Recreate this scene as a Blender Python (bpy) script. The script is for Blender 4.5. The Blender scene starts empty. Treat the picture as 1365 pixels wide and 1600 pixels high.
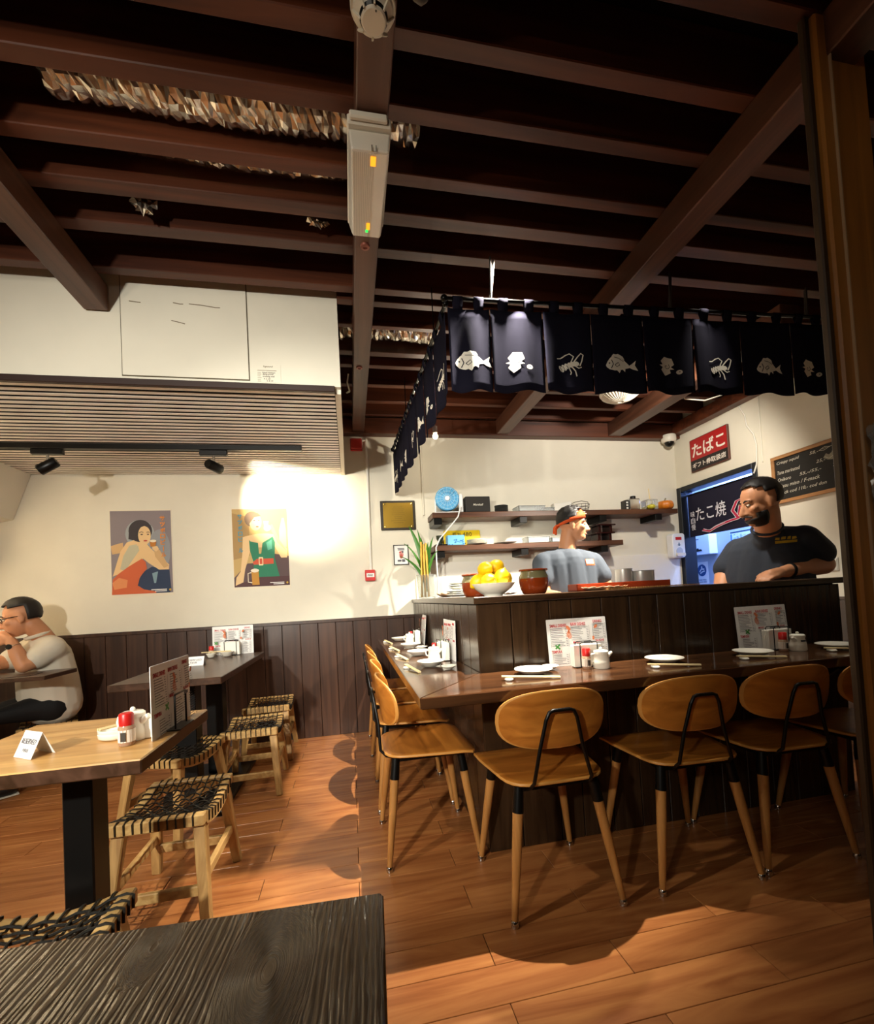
import bpy, bmesh, math, random
from mathutils import Vector, Matrix, Euler
random.seed(7)
S = bpy.context.scene
PI = math.pi
V = Vector

# ------------------------------------------------------------------ camera, world, exposure
cam = bpy.data.objects.new('camera', bpy.data.cameras.new('camera'))
S.collection.objects.link(cam)
S.camera = cam
F_PX, PITCH, ROLL, YAW = 691.55, .0318544, -.054066, .193664
fwd = V((math.sin(YAW)*math.cos(PITCH), math.cos(YAW)*math.cos(PITCH), math.sin(PITCH)))
rt0 = V((math.cos(YAW), -math.sin(YAW), 0))
up0 = rt0.cross(fwd)
rt = rt0*math.cos(ROLL) + up0*math.sin(ROLL)
up = up0*math.cos(ROLL) - rt0*math.sin(ROLL)
cam.matrix_world = Matrix(((rt.x, up.x, -fwd.x, 0), (rt.y, up.y, -fwd.y, 0), (rt.z, up.z, -fwd.z, 1.09), (0, 0, 0, 1)))
cam.data.sensor_fit = 'HORIZONTAL'
cam.data.sensor_width = 36
cam.data.lens = F_PX/1365*36
cam.data.shift_y = 110/1365
cam.data.clip_start = .02

W = bpy.data.worlds.new('world')
S.world = W
W.use_nodes = True
W.node_tree.nodes['Background'].inputs[0].default_value = (1, .75, .5, 1)
W.node_tree.nodes['Background'].inputs[1].default_value = .01
S.view_settings.view_transform = 'Standard'
S.view_settings.look = 'None'
S.view_settings.exposure = 0
S.view_settings.gamma = 1
S.view_settings.use_curve_mapping = False
WARM = (1, .80, .52)

def light(kind, name, loc, power, color=WARM, size=.05, aim=None, cone=70, blend=.5, parent=None):
    d = bpy.data.lights.new(name, kind)
    d.energy = power
    d.color = color
    if kind == 'SPOT':
        d.spot_size = math.radians(cone); d.spot_blend = blend; d.shadow_soft_size = size
    elif kind == 'POINT':
        d.shadow_soft_size = size
    elif kind == 'AREA':
        d.shape = 'RECTANGLE'
        d.size = size[0]; d.size_y = size[1]
    o = bpy.data.objects.new(name, d)
    S.collection.objects.link(o)
    o.location = loc
    if aim is not None:
        o.rotation_euler = (V(aim)-V(loc)).to_track_quat('-Z', 'Y').to_euler()
    return o

# lamps of the restaurant behind and beside the viewer, with added unseen spots
light('AREA', 'dining_lamp_light', (-1.3, -1.2, 2.5), 14, (1, .90, .74), (.9, .5), aim=(-.8, 2.4, .9))
light('SPOT', 'dining_unseen_spot', (-1.45, -.8, 1.8), 400, (1, .96, .85), .05, aim=(-.62, 2.2, 1.12), cone=76, blend=.95)
light('SPOT', 'dining_unseen_spot', (-.7, -.6, 2.1), 330, (1, .96, .85), .05, aim=(.15, 3.4, 1.1), cone=44, blend=.8)  # unseen spot added to brighten the back wall and left chairs
light('SPOT', 'kitchen_unseen_spot', (1.55, 2.25, 2.5), 85, (1, .92, .80), .03, aim=(2.36, 2.14, 1.42), cone=44, blend=.8)  # unseen spot added to brighten the man in navy
light('SPOT', 'joist_fill_light', (-1.9, -2.4, 1.6), 90, (1, .86, .66), .08, aim=(-1.0, 1.2, 2.65), cone=52, blend=1)  # added unseen up-light that only lifts the left joist faces
light('SPOT', 'table_lamp_light', (-1.31, 1.0, 2.52), 88, (1, .94, .80), .03, aim=(-.4, 2.2, 0), cone=76, blend=.4)
# kitchen lamps that the curtain hides, and one added spot
light('SPOT', 'kitchen_unseen_spot', (2.2, 2.3, 2.46), 78, (1, .92, .80), .05, aim=(2.5, 3.79, 1.5), cone=124, blend=.5)
light('SPOT', 'kitchen_unseen_spot', (1.0, 2.2, 2.5), 110, (1, .92, .78), .03, aim=(.68, 2.1, 1.1), cone=60, blend=.7)  # added unseen spot that brightens the lemons
light('SPOT', 'kitchen_unseen_spot', (2.35, 2.40, 2.5), 620, (1, .92, .78), .03, aim=(1.75, 2.9, 1.42), cone=66, blend=.6)

# ------------------------------------------------------------------ materials
def hexc(h):
    h = h.lstrip('#')
    f = lambda v: v/12.92 if v <= .04045 else ((v+.055)/1.055)**2.4
    return tuple(f(int(h[i:i+2], 16)/255) for i in (0, 2, 4)) + (1,)

MC = {}
def mat(key, col, rough=.5, metal=0, emit=None, es=0, trans=0, alpha=1, bump=0, bscale=200, coat=0, vary=0, ior=1.45, spec=.5):
    if key in MC: return MC[key]
    m = bpy.data.materials.new(key)
    m.use_nodes = True
    nt = m.node_tree
    b = nt.nodes['Principled BSDF']
    c = hexc(col) if isinstance(col, str) else col
    b.inputs['Base Color'].default_value = c
    b.inputs['Roughness'].default_value = rough
    b.inputs['Metallic'].default_value = metal
    b.inputs['Transmission Weight'].default_value = trans
    b.inputs['Alpha'].default_value = alpha
    b.inputs['Coat Weight'].default_value = coat
    b.inputs['IOR'].default_value = ior
    b.inputs['Specular IOR Level'].default_value = spec
    if emit:
        b.inputs['Emission Color'].default_value = hexc(emit)
        b.inputs['Emission Strength'].default_value = es
    if bump or vary:
        tc = nt.nodes.new('ShaderNodeTexCoord')
        n = nt.nodes.new('ShaderNodeTexNoise')
        n.inputs['Scale'].default_value = bscale
        n.inputs['Detail'].default_value = 4
        nt.links.new(tc.outputs['Object'], n.inputs['Vector'])
        if bump:
            bp = nt.nodes.new('ShaderNodeBump')
            bp.inputs['Strength'].default_value = bump
            bp.inputs['Distance'].default_value = .002
            nt.links.new(n.outputs['Fac'], bp.inputs['Height'])
            nt.links.new(bp.outputs['Normal'], b.inputs['Normal'])
        if vary:
            n2 = nt.nodes.new('ShaderNodeTexNoise')
            n2.inputs['Scale'].default_value = bscale*.12
            nt.links.new(tc.outputs['Object'], n2.inputs['Vector'])
            mx = nt.nodes.new('ShaderNodeMix'); mx.data_type = 'RGBA'
            mx.inputs[6].default_value = tuple(x*(1-vary) for x in c[:3])+(1,)
            mx.inputs[7].default_value = tuple(min(1, x*(1+vary)) for x in c[:3])+(1,)
            nt.links.new(n2.outputs['Fac'], mx.inputs[0])
            nt.links.new(mx.outputs[2], b.inputs['Base Color'])
    MC[key] = m
    return m

def wood(key, dark, light_, axis=0, scale=6, stretch=14, rough=.4, bump=.15, coat=0, dist=1.2, randv=.25, wave=0, spec=.5, contrast=(.3, .7), bdist=.0015, knots=()):
    if key in MC: return MC[key]
    m = bpy.data.materials.new(key)
    m.use_nodes = True
    nt = m.node_tree
    N = nt.nodes.new
    L = nt.links.new
    b = nt.nodes['Principled BSDF']
    tc = N('ShaderNodeTexCoord')
    oi = N('ShaderNodeObjectInfo')
    add = N('ShaderNodeVectorMath'); add.operation = 'ADD'
    mul = N('ShaderNodeMath'); mul.operation = 'MULTIPLY'; mul.inputs[1].default_value = 37.0
    L(oi.outputs['Random'], mul.inputs[0])
    L(tc.outputs['Object'], add.inputs[0])
    L(mul.outputs[0], add.inputs[1])
    src = add.outputs[0]
    for kx, ky, kr in knots:                       # the grain flows round each knot
        sb = N('ShaderNodeVectorMath'); sb.operation = 'SUBTRACT'; sb.inputs[1].default_value = (kx, ky, 0)
        L(tc.outputs['Object'], sb.inputs[0])
        sq = N('ShaderNodeVectorMath'); sq.operation = 'MULTIPLY'; sq.inputs[1].default_value = (1, .45, 0)
        L(sb.outputs[0], sq.inputs[0])
        ln = N('ShaderNodeVectorMath'); ln.operation = 'LENGTH'
        L(sq.outputs[0], ln.inputs[0])
        mr = N('ShaderNodeMapRange'); mr.interpolation_type = 'SMOOTHERSTEP'
        mr.inputs[1].default_value = 0; mr.inputs[2].default_value = kr
        mr.inputs[3].default_value = -.85; mr.inputs[4].default_value = 0
        L(ln.outputs['Value'], mr.inputs[0])
        vs = N('ShaderNodeVectorMath'); vs.operation = 'SCALE'
        L(sb.outputs[0], vs.inputs[0]); L(mr.outputs[0], vs.inputs['Scale'])
        ad = N('ShaderNodeVectorMath'); ad.operation = 'ADD'
        L(src, ad.inputs[0]); L(vs.outputs[0], ad.inputs[1])
        src = ad.outputs[0]
    mp = N('ShaderNodeMapping')
    sc = [1.0, 1.0, 1.0]
    sc[axis] = 1/stretch
    mp.inputs['Scale'].default_value = sc
    L(src, mp.inputs['Vector'])
    n = N('ShaderNodeTexNoise')
    n.inputs['Scale'].default_value = scale*4
    n.inputs['Detail'].default_value = 6
    n.inputs['Distortion'].default_value = dist
    L(mp.outputs[0], n.inputs['Vector'])
    fac = n.outputs['Fac']
    if wave:
        w = N('ShaderNodeTexWave')
        w.wave_type = 'BANDS'
        w.bands_direction = 'Y' if axis == 0 else 'X'
        w.inputs['Scale'].default_value = wave
        w.inputs['Distortion'].default_value = 7
        w.inputs['Detail'].default_value = 3
        w.inputs['Detail Scale'].default_value = 1.6
        L(mp.outputs[0], w.inputs['Vector'])
        mxx = N('ShaderNodeMath'); mxx.operation = 'MULTIPLY_ADD'
        mxx.inputs[1].default_value = .6
        L(w.outputs['Fac'], mxx.inputs[0])
        hm = N('ShaderNodeMath'); hm.operation = 'MULTIPLY'; hm.inputs[1].default_value = .4
        L(n.outputs['Fac'], hm.inputs[0])
        L(hm.outputs[0], mxx.inputs[2])
        fac = mxx.outputs[0]
    cr = N('ShaderNodeValToRGB')
    cr.color_ramp.elements[0].position = contrast[0]
    cr.color_ramp.elements[1].position = contrast[1]
    cr.color_ramp.elements[0].color = hexc(dark)
    cr.color_ramp.elements[1].color = hexc(light_)
    L(fac, cr.inputs[0])
    hsv = N('ShaderNodeHueSaturation')
    ma = N('ShaderNodeMath'); ma.operation = 'MULTIPLY_ADD'
    ma.inputs[1].default_value = randv; ma.inputs[2].default_value = 1-randv/2
    L(oi.outputs['Random'], ma.inputs[0])
    L(ma.outputs[0], hsv.inputs['Value'])
    L(cr.outputs[0], hsv.inputs['Color'])
    L(hsv.outputs[0], b.inputs['Base Color'])
    b.inputs['Roughness'].default_value = rough
    b.inputs['Coat Weight'].default_value = coat
    b.inputs['Specular IOR Level'].default_value = spec
    if bump:
        bp = N('ShaderNodeBump')
        bp.inputs['Strength'].default_value = bump
        bp.inputs['Distance'].default_value = bdist
        L(fac, bp.inputs['Height'])
        L(bp.outputs['Normal'], b.inputs['Normal'])
    MC[key] = m
    return m

plaster = mat('plaster', '#e2dccb', .85, bump=.12, bscale=60, vary=.04)
plaster_k = mat('kitchen_plaster', '#ded8c6', .8, bump=.1, bscale=60, vary=.04)
white = mat('white_paint', '#e9e4d8', .6)
joist_m = wood('joist_wood', '#37180b', '#63321a', 0, 3, 18, .45, .1)
beam_m = wood('beam_wood', '#41261a', '#6a4330', 1, 3, 18, .4, .1)
panel_m = wood('panel_wood', '#2e1b12', '#4a3022', 2, 5, 25, .35, .12)
bar_m = wood('bar_wood', '#24160d', '#43301f', 2, 4, 20, .24, .12, dist=2.5, wave=0, contrast=(.2,.8))
bar_mx = wood('bar_wood_x', '#2a1a10', '#4a3524', 0, 4, 20, .22, .05, dist=2)
bar_my = wood('bar_wood_y', '#2a1a10', '#4a3524', 1, 4, 20, .22, .1, dist=2)
floor_m = wood('floor_laminate', '#7f4623', '#b37743', 0, 3, 9, .27, .05, dist=2.2, randv=.22, contrast=(.25, .75))
counter_mx = wood('counter_x', '#2c1a10', '#54351f', 0, 3, 16, .13, .08, dist=1.5)
counter_my = wood('counter_y', '#2c1a10', '#54351f', 1, 3, 16, .13, .08, dist=1.5)
ply_m = wood('chair_plywood', '#9c5a1e', '#c77f33', 0, 4, 10, .28, .03, dist=1.2, randv=.1)
ply_edge = mat('plywood_edge', '#c98d45', .4)
leg_m = wood('chair_leg_wood', '#a06a34', '#c08a4c', 2, 6, 16, .35, .04, randv=.1)
black_m = mat('black_steel', '#0c0b0a', .35, .3)
chrome = mat('chrome', '#c9c9c9', .12, 1)
teak_m = wood('stool_wood', '#9a713e', '#c8a468', 1, 6, 9, .5, .08, randv=.15)
teak_z = wood('stool_wood_z', '#8f6838', '#c29a5e', 2, 6, 9, .5, .08, randv=.15)
cord_m = mat('black_cord', '#17140f', .45, bump=.3, bscale=300)
lightwood = wood('light_table_wood', '#a07039', '#cda061', 0, 4, 9, .33, .05, dist=1.6, randv=.05)
dark_my = wood('dark_table_wood', '#332012', '#54392a', 1, 4, 16, .3, .1)
fg_m = wood('brushed_table_wood', '#4d3e2e', '#66523b', 1, knots=((-.108, -.09, .05), (-.232, -.035, .025)), scale=2.2, stretch=9, rough=.17, bump=1.0, dist=1.2, randv=0, wave=50, contrast=(.1, .9), bdist=.0016)
ceram = mat('white_glaze', '#eee9da', .18)
foil = mat('foil', '#cfc6b8', .26, 1)
paper = mat('paper', '#eceae6', .6)
indigo = mat('indigo_cloth', '#1b1a26', 1, spec=.05, bump=.35, bscale=900)
clothw = mat('cloth_print', '#efe9da', .8)
red_m = mat('red_plastic', '#c3201c', .35)
dark_ceiling = mat('dark_boards', '#120806', .9)

# ------------------------------------------------------------------ mesh helpers
class G:
    def __init__(s):
        s.v, s.f, s.m = [], [], []
    def add(s, vs, fs, m=0):
        o = len(s.v)
        s.v += [tuple(p) for p in vs]
        s.f += [tuple(i+o for i in q) for q in fs]
        s.m += [m]*len(fs)
        return s
    def box(s, x0, x1, y0, y1, z0, z1, m=0):
        return s.add([(x, y, z) for z in (z0, z1) for y in (y0, y1) for x in (x0, x1)],
                     [(0, 2, 3, 1), (4, 5, 7, 6), (0, 1, 5, 4), (2, 6, 7, 3), (0, 4, 6, 2), (1, 3, 7, 5)], m)
    def bar(s, p, q, w, h, upv=(0, 0, 1), m=0, w2=None, h2=None):
        p, q = V(p), V(q)
        d = (q-p).normalized()
        r = d.cross(V(upv))
        if r.length < 1e-4: r = d.cross(V((1, 0, 0)))
        r.normalize()
        u = r.cross(d)
        w2 = w if w2 is None else w2
        h2 = h if h2 is None else h2
        vs = [c+r*a*ww/2+u*b*hh/2 for c, ww, hh in ((p, w, h), (q, w2, h2)) for b in (-1, 1) for a in (-1, 1)]
        return s.add(vs, [(0, 1, 3, 2), (4, 6, 7, 5), (0, 4, 5, 1), (2, 3, 7, 6), (0, 2, 6, 4), (1, 5, 7, 3)], m)
    def tube(s, pts, r, n=8, cap=True, m=0, flat=1.0, upv=None):
        pts = [V(p) for p in pts]
        k = len(pts)
        rs = r if isinstance(r, (list, tuple)) else [r]*k
        vs, fs = [], []
        pu = None
        for i, p in enumerate(pts):
            d = (pts[min(i+1, k-1)]-pts[max(i-1, 0)]).normalized()
            if pu is None:
                a = V(upv) if upv else (V((0, 0, 1)) if abs(d.z) < .9 else V((1, 0, 0)))
            else:
                a = pu
            u = (a-d*a.dot(d)).normalized()
            pu = u
            w = d.cross(u)
            for j in range(n):
                t = 2*PI*j/n
                vs.append(p+w*math.cos(t)*rs[i]+u*math.sin(t)*rs[i]*flat)
        for i in range(k-1):
            for j in range(n):
                a, b = i*n+j, i*n+(j+1) % n
                fs.append((a, b, b+n, a+n))
        if cap:
            fs.append(tuple(range(n-1, -1, -1)))
            fs.append(tuple((k-1)*n+j for j in range(n)))
        return s.add(vs, fs, m)
    def lathe(s, prof, n=24, c=(0, 0, 0), m=0, axis='z', sx=1, sy=1):
        vs, fs = [], []
        k = len(prof)
        for r, z in prof:
            for j in range(n):
                t = 2*PI*j/n
                a, b = r*math.cos(t)*sx, r*math.sin(t)*sy
                if axis == 'z': p = (c[0]+a, c[1]+b, c[2]+z)
                elif axis == 'y': p = (c[0]+a, c[1]-z, c[2]+b)
                else: p = (c[0]+z, c[1]+a, c[2]+b)
                vs.append(p)
        for i in range(k-1):
            for j in range(n):
                a, b = i*n+j, i*n+(j+1) % n
                fs.append((a, b, b+n, a+n))
        if prof[0][0] > 1e-5: fs.append(tuple(range(n-1, -1, -1)))
        if prof[-1][0] > 1e-5: fs.append(tuple((k-1)*n+j for j in range(n)))
        return s.add(vs, fs, m)
    def ball(s, c, r, n=12, k=8, m=0, keep=None, R=None):
        rx, ry, rz = r if isinstance(r, (tuple, list)) else (r, r, r)
        vs, fs = [], []
        for i in range(k+1):
            t = PI*i/k
            for j in range(n):
                a = 2*PI*j/n
                p = V((rx*math.sin(t)*math.cos(a), ry*math.sin(t)*math.sin(a), -rz*math.cos(t)))
                if R is not None: p = R @ p
                vs.append(p)
        for i in range(k):
            for j in range(n):
                a, b = i*n+j, i*n+(j+1) % n
                q = (a, b, b+n, a+n)
                if keep and not keep(sum((vs[x] for x in q), V((0, 0, 0)))/4): continue
                fs.append(q)
        return s.add([V(c)+p for p in vs], fs, m)
    def prism(s, pts, d, m=0, mside=None, org=(0, 0, 0), ux=(1, 0, 0), uy=(0, 1, 0)):
        """polygon pts in (ux,uy), extruded by d along ux x uy"""
        org, ux, uy = V(org), V(ux), V(uy)
        nz = ux.cross(uy)
        n = len(pts)
        a = [org+ux*p[0]+uy*p[1] for p in pts]
        vs = a+[p+nz*d for p in a]
        s.add(vs, [tuple(range(n-1, -1, -1)), tuple(range(n, 2*n))], m)
        o = len(s.v)-2*n
        for i in range(n):
            j = (i+1) % n
            s.f.append((o+i, o+j, o+j+n, o+i+n)); s.m.append(m if mside is None else mside)
        return s
    def grid(s, fn, nu, nv, m=0):
        vs = [fn(i/nu, j/nv) for j in range(nv+1) for i in range(nu+1)]
        fs = [(j*(nu+1)+i, j*(nu+1)+i+1, (j+1)*(nu+1)+i+1, (j+1)*(nu+1)+i) for j in range(nv) for i in range(nu)]
        return s.add(vs, fs, m)

def ob(name, g, m, parent=None, bev=0, smooth=0, loc=None, rot=None, label=None, solid=0, segs=1, fixn=False):
    me = bpy.data.meshes.new(name)
    me.from_pydata(g.v, [], g.f)
    for x in (m if isinstance(m, (list, tuple)) else [m]): me.materials.append(x)
    if any(g.m): me.polygons.foreach_set('material_index', g.m)
    if bev or fixn:
        bm = bmesh.new()
        bm.from_mesh(me)
        if fixn:
            bmesh.ops.remove_doubles(bm, verts=bm.verts, dist=1e-6)
            bmesh.ops.recalc_face_normals(bm, faces=bm.faces)
        if bev:
            es = [e for e in bm.edges if len(e.link_faces) == 2 and e.calc_face_angle(0) > .6]
            bmesh.ops.bevel(bm, geom=es, offset=bev, segments=segs, affect='EDGES', clamp_overlap=True, profile=.5)
        bm.to_mesh(me)
        bm.free()
    if smooth:
        me.shade_smooth()
        me.set_sharp_from_angle(angle=math.radians(smooth))
    me.update()
    o = bpy.data.objects.new(name, me)
    S.collection.objects.link(o)
    if parent: o.parent = parent
    if loc is not None: o.location = loc
    if rot is not None: o.rotation_euler = rot
    if label: o['label'] = label
    if solid:
        md = o.modifiers.new('solid', 'SOLIDIFY'); md.thickness = solid; md.offset = 0
    return o

def thing(name, label, cat, loc=(0, 0, 0), rz=0, group=None, rot=None):
    o = bpy.data.objects.new(name, None)
    S.collection.objects.link(o)
    o.location = loc
    o.rotation_euler = rot if rot else (0, 0, rz)
    o['label'] = label
    o['category'] = cat
    if group: o['group'] = group
    o.empty_display_size = .05
    return o

def tag(o, label, cat, group=None):
    o['label'] = label; o['category'] = cat
    if group: o['group'] = group
    return o

def struct(o):
    o['kind'] = 'structure'
    return o

def dup(root, loc=None, rz=None, label=None, parent=None, rot=None):
    c = root.copy()
    S.collection.objects.link(c)
    if parent is not None: c.parent = parent
    if loc is not None: c.location = loc
    if rz is not None: c.rotation_euler = (0, 0, rz)
    if rot is not None: c.rotation_euler = rot
    if label: c['label'] = label
    for ch in root.children:
        dup(ch, parent=c)
    return c

def txt(body, m, parent, org, ux, uy, w=None, h=None, name='lettering', depth=.0004, off=.0006, shear=0, bold=0, align='L', vert=False, res=2):
    """lettering laid on the plane (org, ux, uy); fitted to width w or height h"""
    cu = bpy.data.curves.new('t', 'FONT')
    cu.body = body
    cu.size = 1
    cu.shear = shear
    cu.offset = bold
    cu.resolution_u = res
    cu.extrude = .001
    cu.space_line = .85 if vert else 1
    t = bpy.data.objects.new('t', cu)
    S.collection.objects.link(t)
    bpy.context.view_layer.update()
    me = bpy.data.meshes.new_from_object(t)
    bpy.data.objects.remove(t)
    bpy.data.curves.remove(cu)
    if not len(me.vertices): return None
    xs = [v.co.x for v in me.vertices]; ys = [v.co.y for v in me.vertices]
    x0, x1, y0, y1 = min(xs), max(xs), min(ys), max(ys)
    sx = w/(x1-x0) if w else None
    sy = h/(y1-y0) if h else None
    if sx is None: sx = sy
    if sy is None: sy = sx
    org, ux, uy = V(org), V(ux).normalized(), V(uy).normalized()
    nz = ux.cross(uy)
    cx = {'L': x0, 'C': (x0+x1)/2, 'R': x1}[align]
    for v in me.vertices:
        v.co = org+ux*((v.co.x-cx)*sx)+uy*((v.co.y-y0)*sy)+nz*(off+(depth if v.co.z > 0 else 0))
    me.materials.append(m)
    me.update()
    o = bpy.data.objects.new(name, me)
    S.collection.objects.link(o)
    if parent: o.parent = parent
    return o

def art(parent, org, ux, uy, w, h, layers, name='print', off=.0004, step=.0002):
    """flat printed shapes, layered a fraction of a millimetre apart: (material, [(u,v)...]) in 0..1"""
    g = G(); ms = []
    org, ux, uy = V(org), V(ux).normalized(), V(uy).normalized()
    nz = ux.cross(uy)
    for i, (m, pts) in enumerate(layers):
        if m not in ms: ms.append(m)
        g.add([org+ux*p[0]*w+uy*p[1]*h+nz*(off+step*i) for p in pts], [tuple(range(len(pts)))], ms.index(m))
    return ob(name, g, ms, parent)

def ell(cx, cy, rx, ry, n=20, a0=0, a1=2*PI, rot=0):
    out = []
    for i in range(n):
        t = a0+(a1-a0)*i/(n if abs(a1-a0-2*PI) < 1e-6 else n-1)
        x, y = rx*math.cos(t), ry*math.sin(t)
        out.append((cx+x*math.cos(rot)-y*math.sin(rot), cy+x*math.sin(rot)+y*math.cos(rot)))
    return out

def rrect(x0, x1, y0, y1, r, n=4):
    out = []
    for cx, cy, a in ((x1-r, y1-r, 0), (x0+r, y1-r, PI/2), (x0+r, y0+r, PI), (x1-r, y0+r, 3*PI/2)):
        for i in range(n+1):
            t = a+PI/2*i/n
            out.append((cx+r*math.cos(t), cy+r*math.sin(t)))
    return out

def stroke(pts, w):
    """polyline as a thin polygon"""
    L, R = [], []
    k = len(pts)
    for i, p in enumerate(pts):
        a, b = pts[max(i-1, 0)], pts[min(i+1, k-1)]
        dx, dy = b[0]-a[0], b[1]-a[1]
        l = math.hypot(dx, dy) or 1
        nx, ny = -dy/l*w/2, dx/l*w/2
        L.append((p[0]+nx, p[1]+ny)); R.append((p[0]-nx, p[1]-ny))
    return L+R[::-1]
# ------------------------------------------------------------------ room shell
XL, XR, YB, YF = -2.6, 3.2, 3.79, -3.0
fl = struct(ob('floor', G().box(XL, XR+1.4, YF, 4.8, -.08, -.005), mat('floor_gap', '#1c0c05', .8)))
plank_g = G().box(-.3765, .3765, -.0618, .0618, -.0049, 0)
plank = None
for i in range(27):
    yc = 3.727-i*.125
    off = .365 if i % 2 else .735
    k0 = math.ceil((XL-off)/.755)
    for k in range(k0-1, 6):
        xc = off+.755*(k+.5)
        if xc-.3775 > 3.2 or xc+.3775 < XL: continue
        if yc < 1.0 and (xc > 2.4 or xc < -1.6): continue
        if xc+.3775 > 3.22 or xc-.3775 < XL:
            a, b = max(xc-.3765, XL), min(xc+.3765, 3.199)
            o = ob('floor_plank', G().box(a-xc, b-xc, -.0618, .0618, -.0049, 0), floor_m, fl, bev=.0012)
        elif plank is None:
            o = plank = ob('floor_plank', plank_g, floor_m, fl, bev=.0012)
        else:
            o = plank.copy(); S.collection.objects.link(o)
        o.location = (xc, yc, 0)
# planks nearer than the rows above stay one slab behind the viewer
ob('floor_slab', G().box(XL, 3.199, YF, .41, -.0049, 0), floor_m, fl)

# back wall with wainscot boards and kitchen splash panel
wb = struct(ob('wall_back', G().box(XL-.1, XR, YB, YB+.12, 0, 2.9), plaster))
dgap = mat('panel_gap', '#0d0705', .8)
ob('wainscot_backing', G().box(XL, .53, YB-.006, YB, 0, .93), dgap, wb)
bd = None
x = -.418-.1415*15
bg = G().box(-.0692, .0692, -.016, -.006, .0, .925)
while x < .5:
    a, b = x, min(x+.1415, .526)
    if a > XL-.05:
        if bd is None or b-a < .14:
            o = ob('wainscot_board', bg if b-a > .14 else G().box(-(b-a)/2+.002, (b-a)/2-.002, -.016, -.006, 0, .925), panel_m, wb, bev=.002)
            bd = bd or o
        else:
            o = bd.copy(); S.collection.objects.link(o)
        o.location = ((a+b)/2, YB, 0)
    x += .1415
ob('cap_rail', G().box(XL, .526, YB-.024, YB, .925, .95), panel_m, wb, bev=.002)
ob('splash_panel', G().box(.56, 3.17, YB-.008, YB, 0, 1.385), mat('splash_white', '#eae6da', .3), wb)

# right wall with the doorway, its wainscot and the dark frame
wr = struct(ob('wall_right', G().box(XR, XR+.12, YF, 2.94, 0, 2.9).box(XR, XR+.12, 2.94, YB, 1.995, 2.9), plaster_k))
ob('wainscot_backing', G().box(XR-.006, XR, YF, 2.9, 0, .93), dgap, wr)
o0 = None
y = 2.9
while y > .6:
    if o0 is None:
        o0 = o = ob('wainscot_board', G().box(-.016, -.006, -.069, .069, 0, .925), panel_m, wr, bev=.002)
    else:
        o = o0.copy(); S.collection.objects.link(o)
    o.location = (XR, y-.07, 0)
    y -= .1415
ob('cap_rail', G().box(XR-.024, XR, YF, 2.9, .925, .945), panel_m, wr, bev=.002)
frame_m = mat('door_frame_paint', '#10141c', .4)
dr = struct(ob('door_1', G().box(XR-.012, XR+.125, 3.735, 3.788, 0, 2.02).box(XR-.012, XR+.125, 2.915, 2.955, 0, 2.02).box(XR-.012, XR+.125, 2.955, 3.735, 1.975, 2.02), frame_m, bev=.003))

# left wall with the sloped soffit box
wl = struct(ob('wall_left', G().box(XL-.1, XL, YF, YB, 0, 2.9), white))
prof = [(-2.296, 2.165), (-2.418, 1.822), (-2.6, 1.79), (-2.6, 2.165)]
g = G()
g.prism([(p[0], p[1]) for p in prof], 1.49, org=(0, 3.789, 0), ux=(1, 0, 0), uy=(0, 0, 1))
ob('soffit_box', g, white, wl, bev=.003)
# the wall behind the viewer
struct(ob('wall_front', G().box(XL-.1, XR+.1, YF-.1, YF, 0, 2.9), mat('far_wall', '#6b5640', .8)))

# bulkhead over the tables: plaster front, cheek, soffit boards, access hatch
bk = struct(ob('wall_bulkhead', G().box(XL, 0, 2.273, 2.30, 2.185, 2.81).box(-.03, 0, 2.30, YB, 2.16, 2.81), plaster))
ob('bulkhead_edge', G().box(XL, -.03, 2.262, 2.285, 2.155, 2.187), mat('edge_brown', '#2b1812', .5), bk, bev=.003)
hm = mat('hatch_gap', '#5a5240', .9)
ob('hatch_seam', G().box(-1.0, -.436, 2.271, 2.2735, 2.2, 2.69), hm, bk)
ob('hatch_panel', G().box(-.996, -.4405, 2.2685, 2.2725, 2.205, 2.69), plaster, bk)
pen = mat('pencil', '#6d5d42', .8)
ob('pencil_mark', G().add([(x, 2.2683, z) for x, z in
   stroke([(-.70, 2.565), (-.64, 2.562), (-.58, 2.555), (-.56, 2.556)], .004)], [tuple(range(8))]), pen, bk)
ob('pencil_mark', G().add([(x, 2.2683, z) for x, z in
   stroke([(-.96, 2.56), (-.93, 2.557), (-.91, 2.556)], .004)], [tuple(range(6))]), pen, bk)
ob('pencil_mark', G().add([(x, 2.2683, z) for x, z in
   stroke([(-.78, 2.478), (-.75, 2.472), (-.72, 2.465)], .004)], [tuple(range(6))]), pen, bk)
ob('pencil_mark', G().add([(x, 2.2683, z) for x, z in
   stroke([(-.77, 2.566), (-.74, 2.561), (-.725, 2.562)], .004)], [tuple(range(6))]), pen, bk)
ink = mat('ink', '#2f2a20', .8)
stk = tag(ob('paper_label', G().box(-.405, -.29, 2.2712, 2.2729, 2.195, 2.285), plaster), 'small white paper label with handwriting on the bulkhead beside the hatch', 'label')
for t, z, w, xx, mm in (('kigesund', 2.268, .045, -.372, pen), ('Wood treatment', 2.241, .062, -.378, ink), ('damp proof', 2.230, .052, -.376, ink), ('working well', 2.219, .056, -.376, ink), ('4. 2. 20', 2.209, .03, -.371, ink), ('3. 8. 30', 2.199, .03, -.358, ink)):
    txt(t, mm, stk, (xx, 2.2712, z), (1, 0, 0), (0, 0, 1), w=w, shear=.2)
lg = G()
for k in range(6):
    lg.box(-.400, -.383+random.uniform(-.004, .004), 2.2707, 2.2712, 2.2+k*.0085, 2.2017+k*.0085)
lg.box(-.400, -.31, 2.2707, 2.2712, 2.2535, 2.2555)
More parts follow.
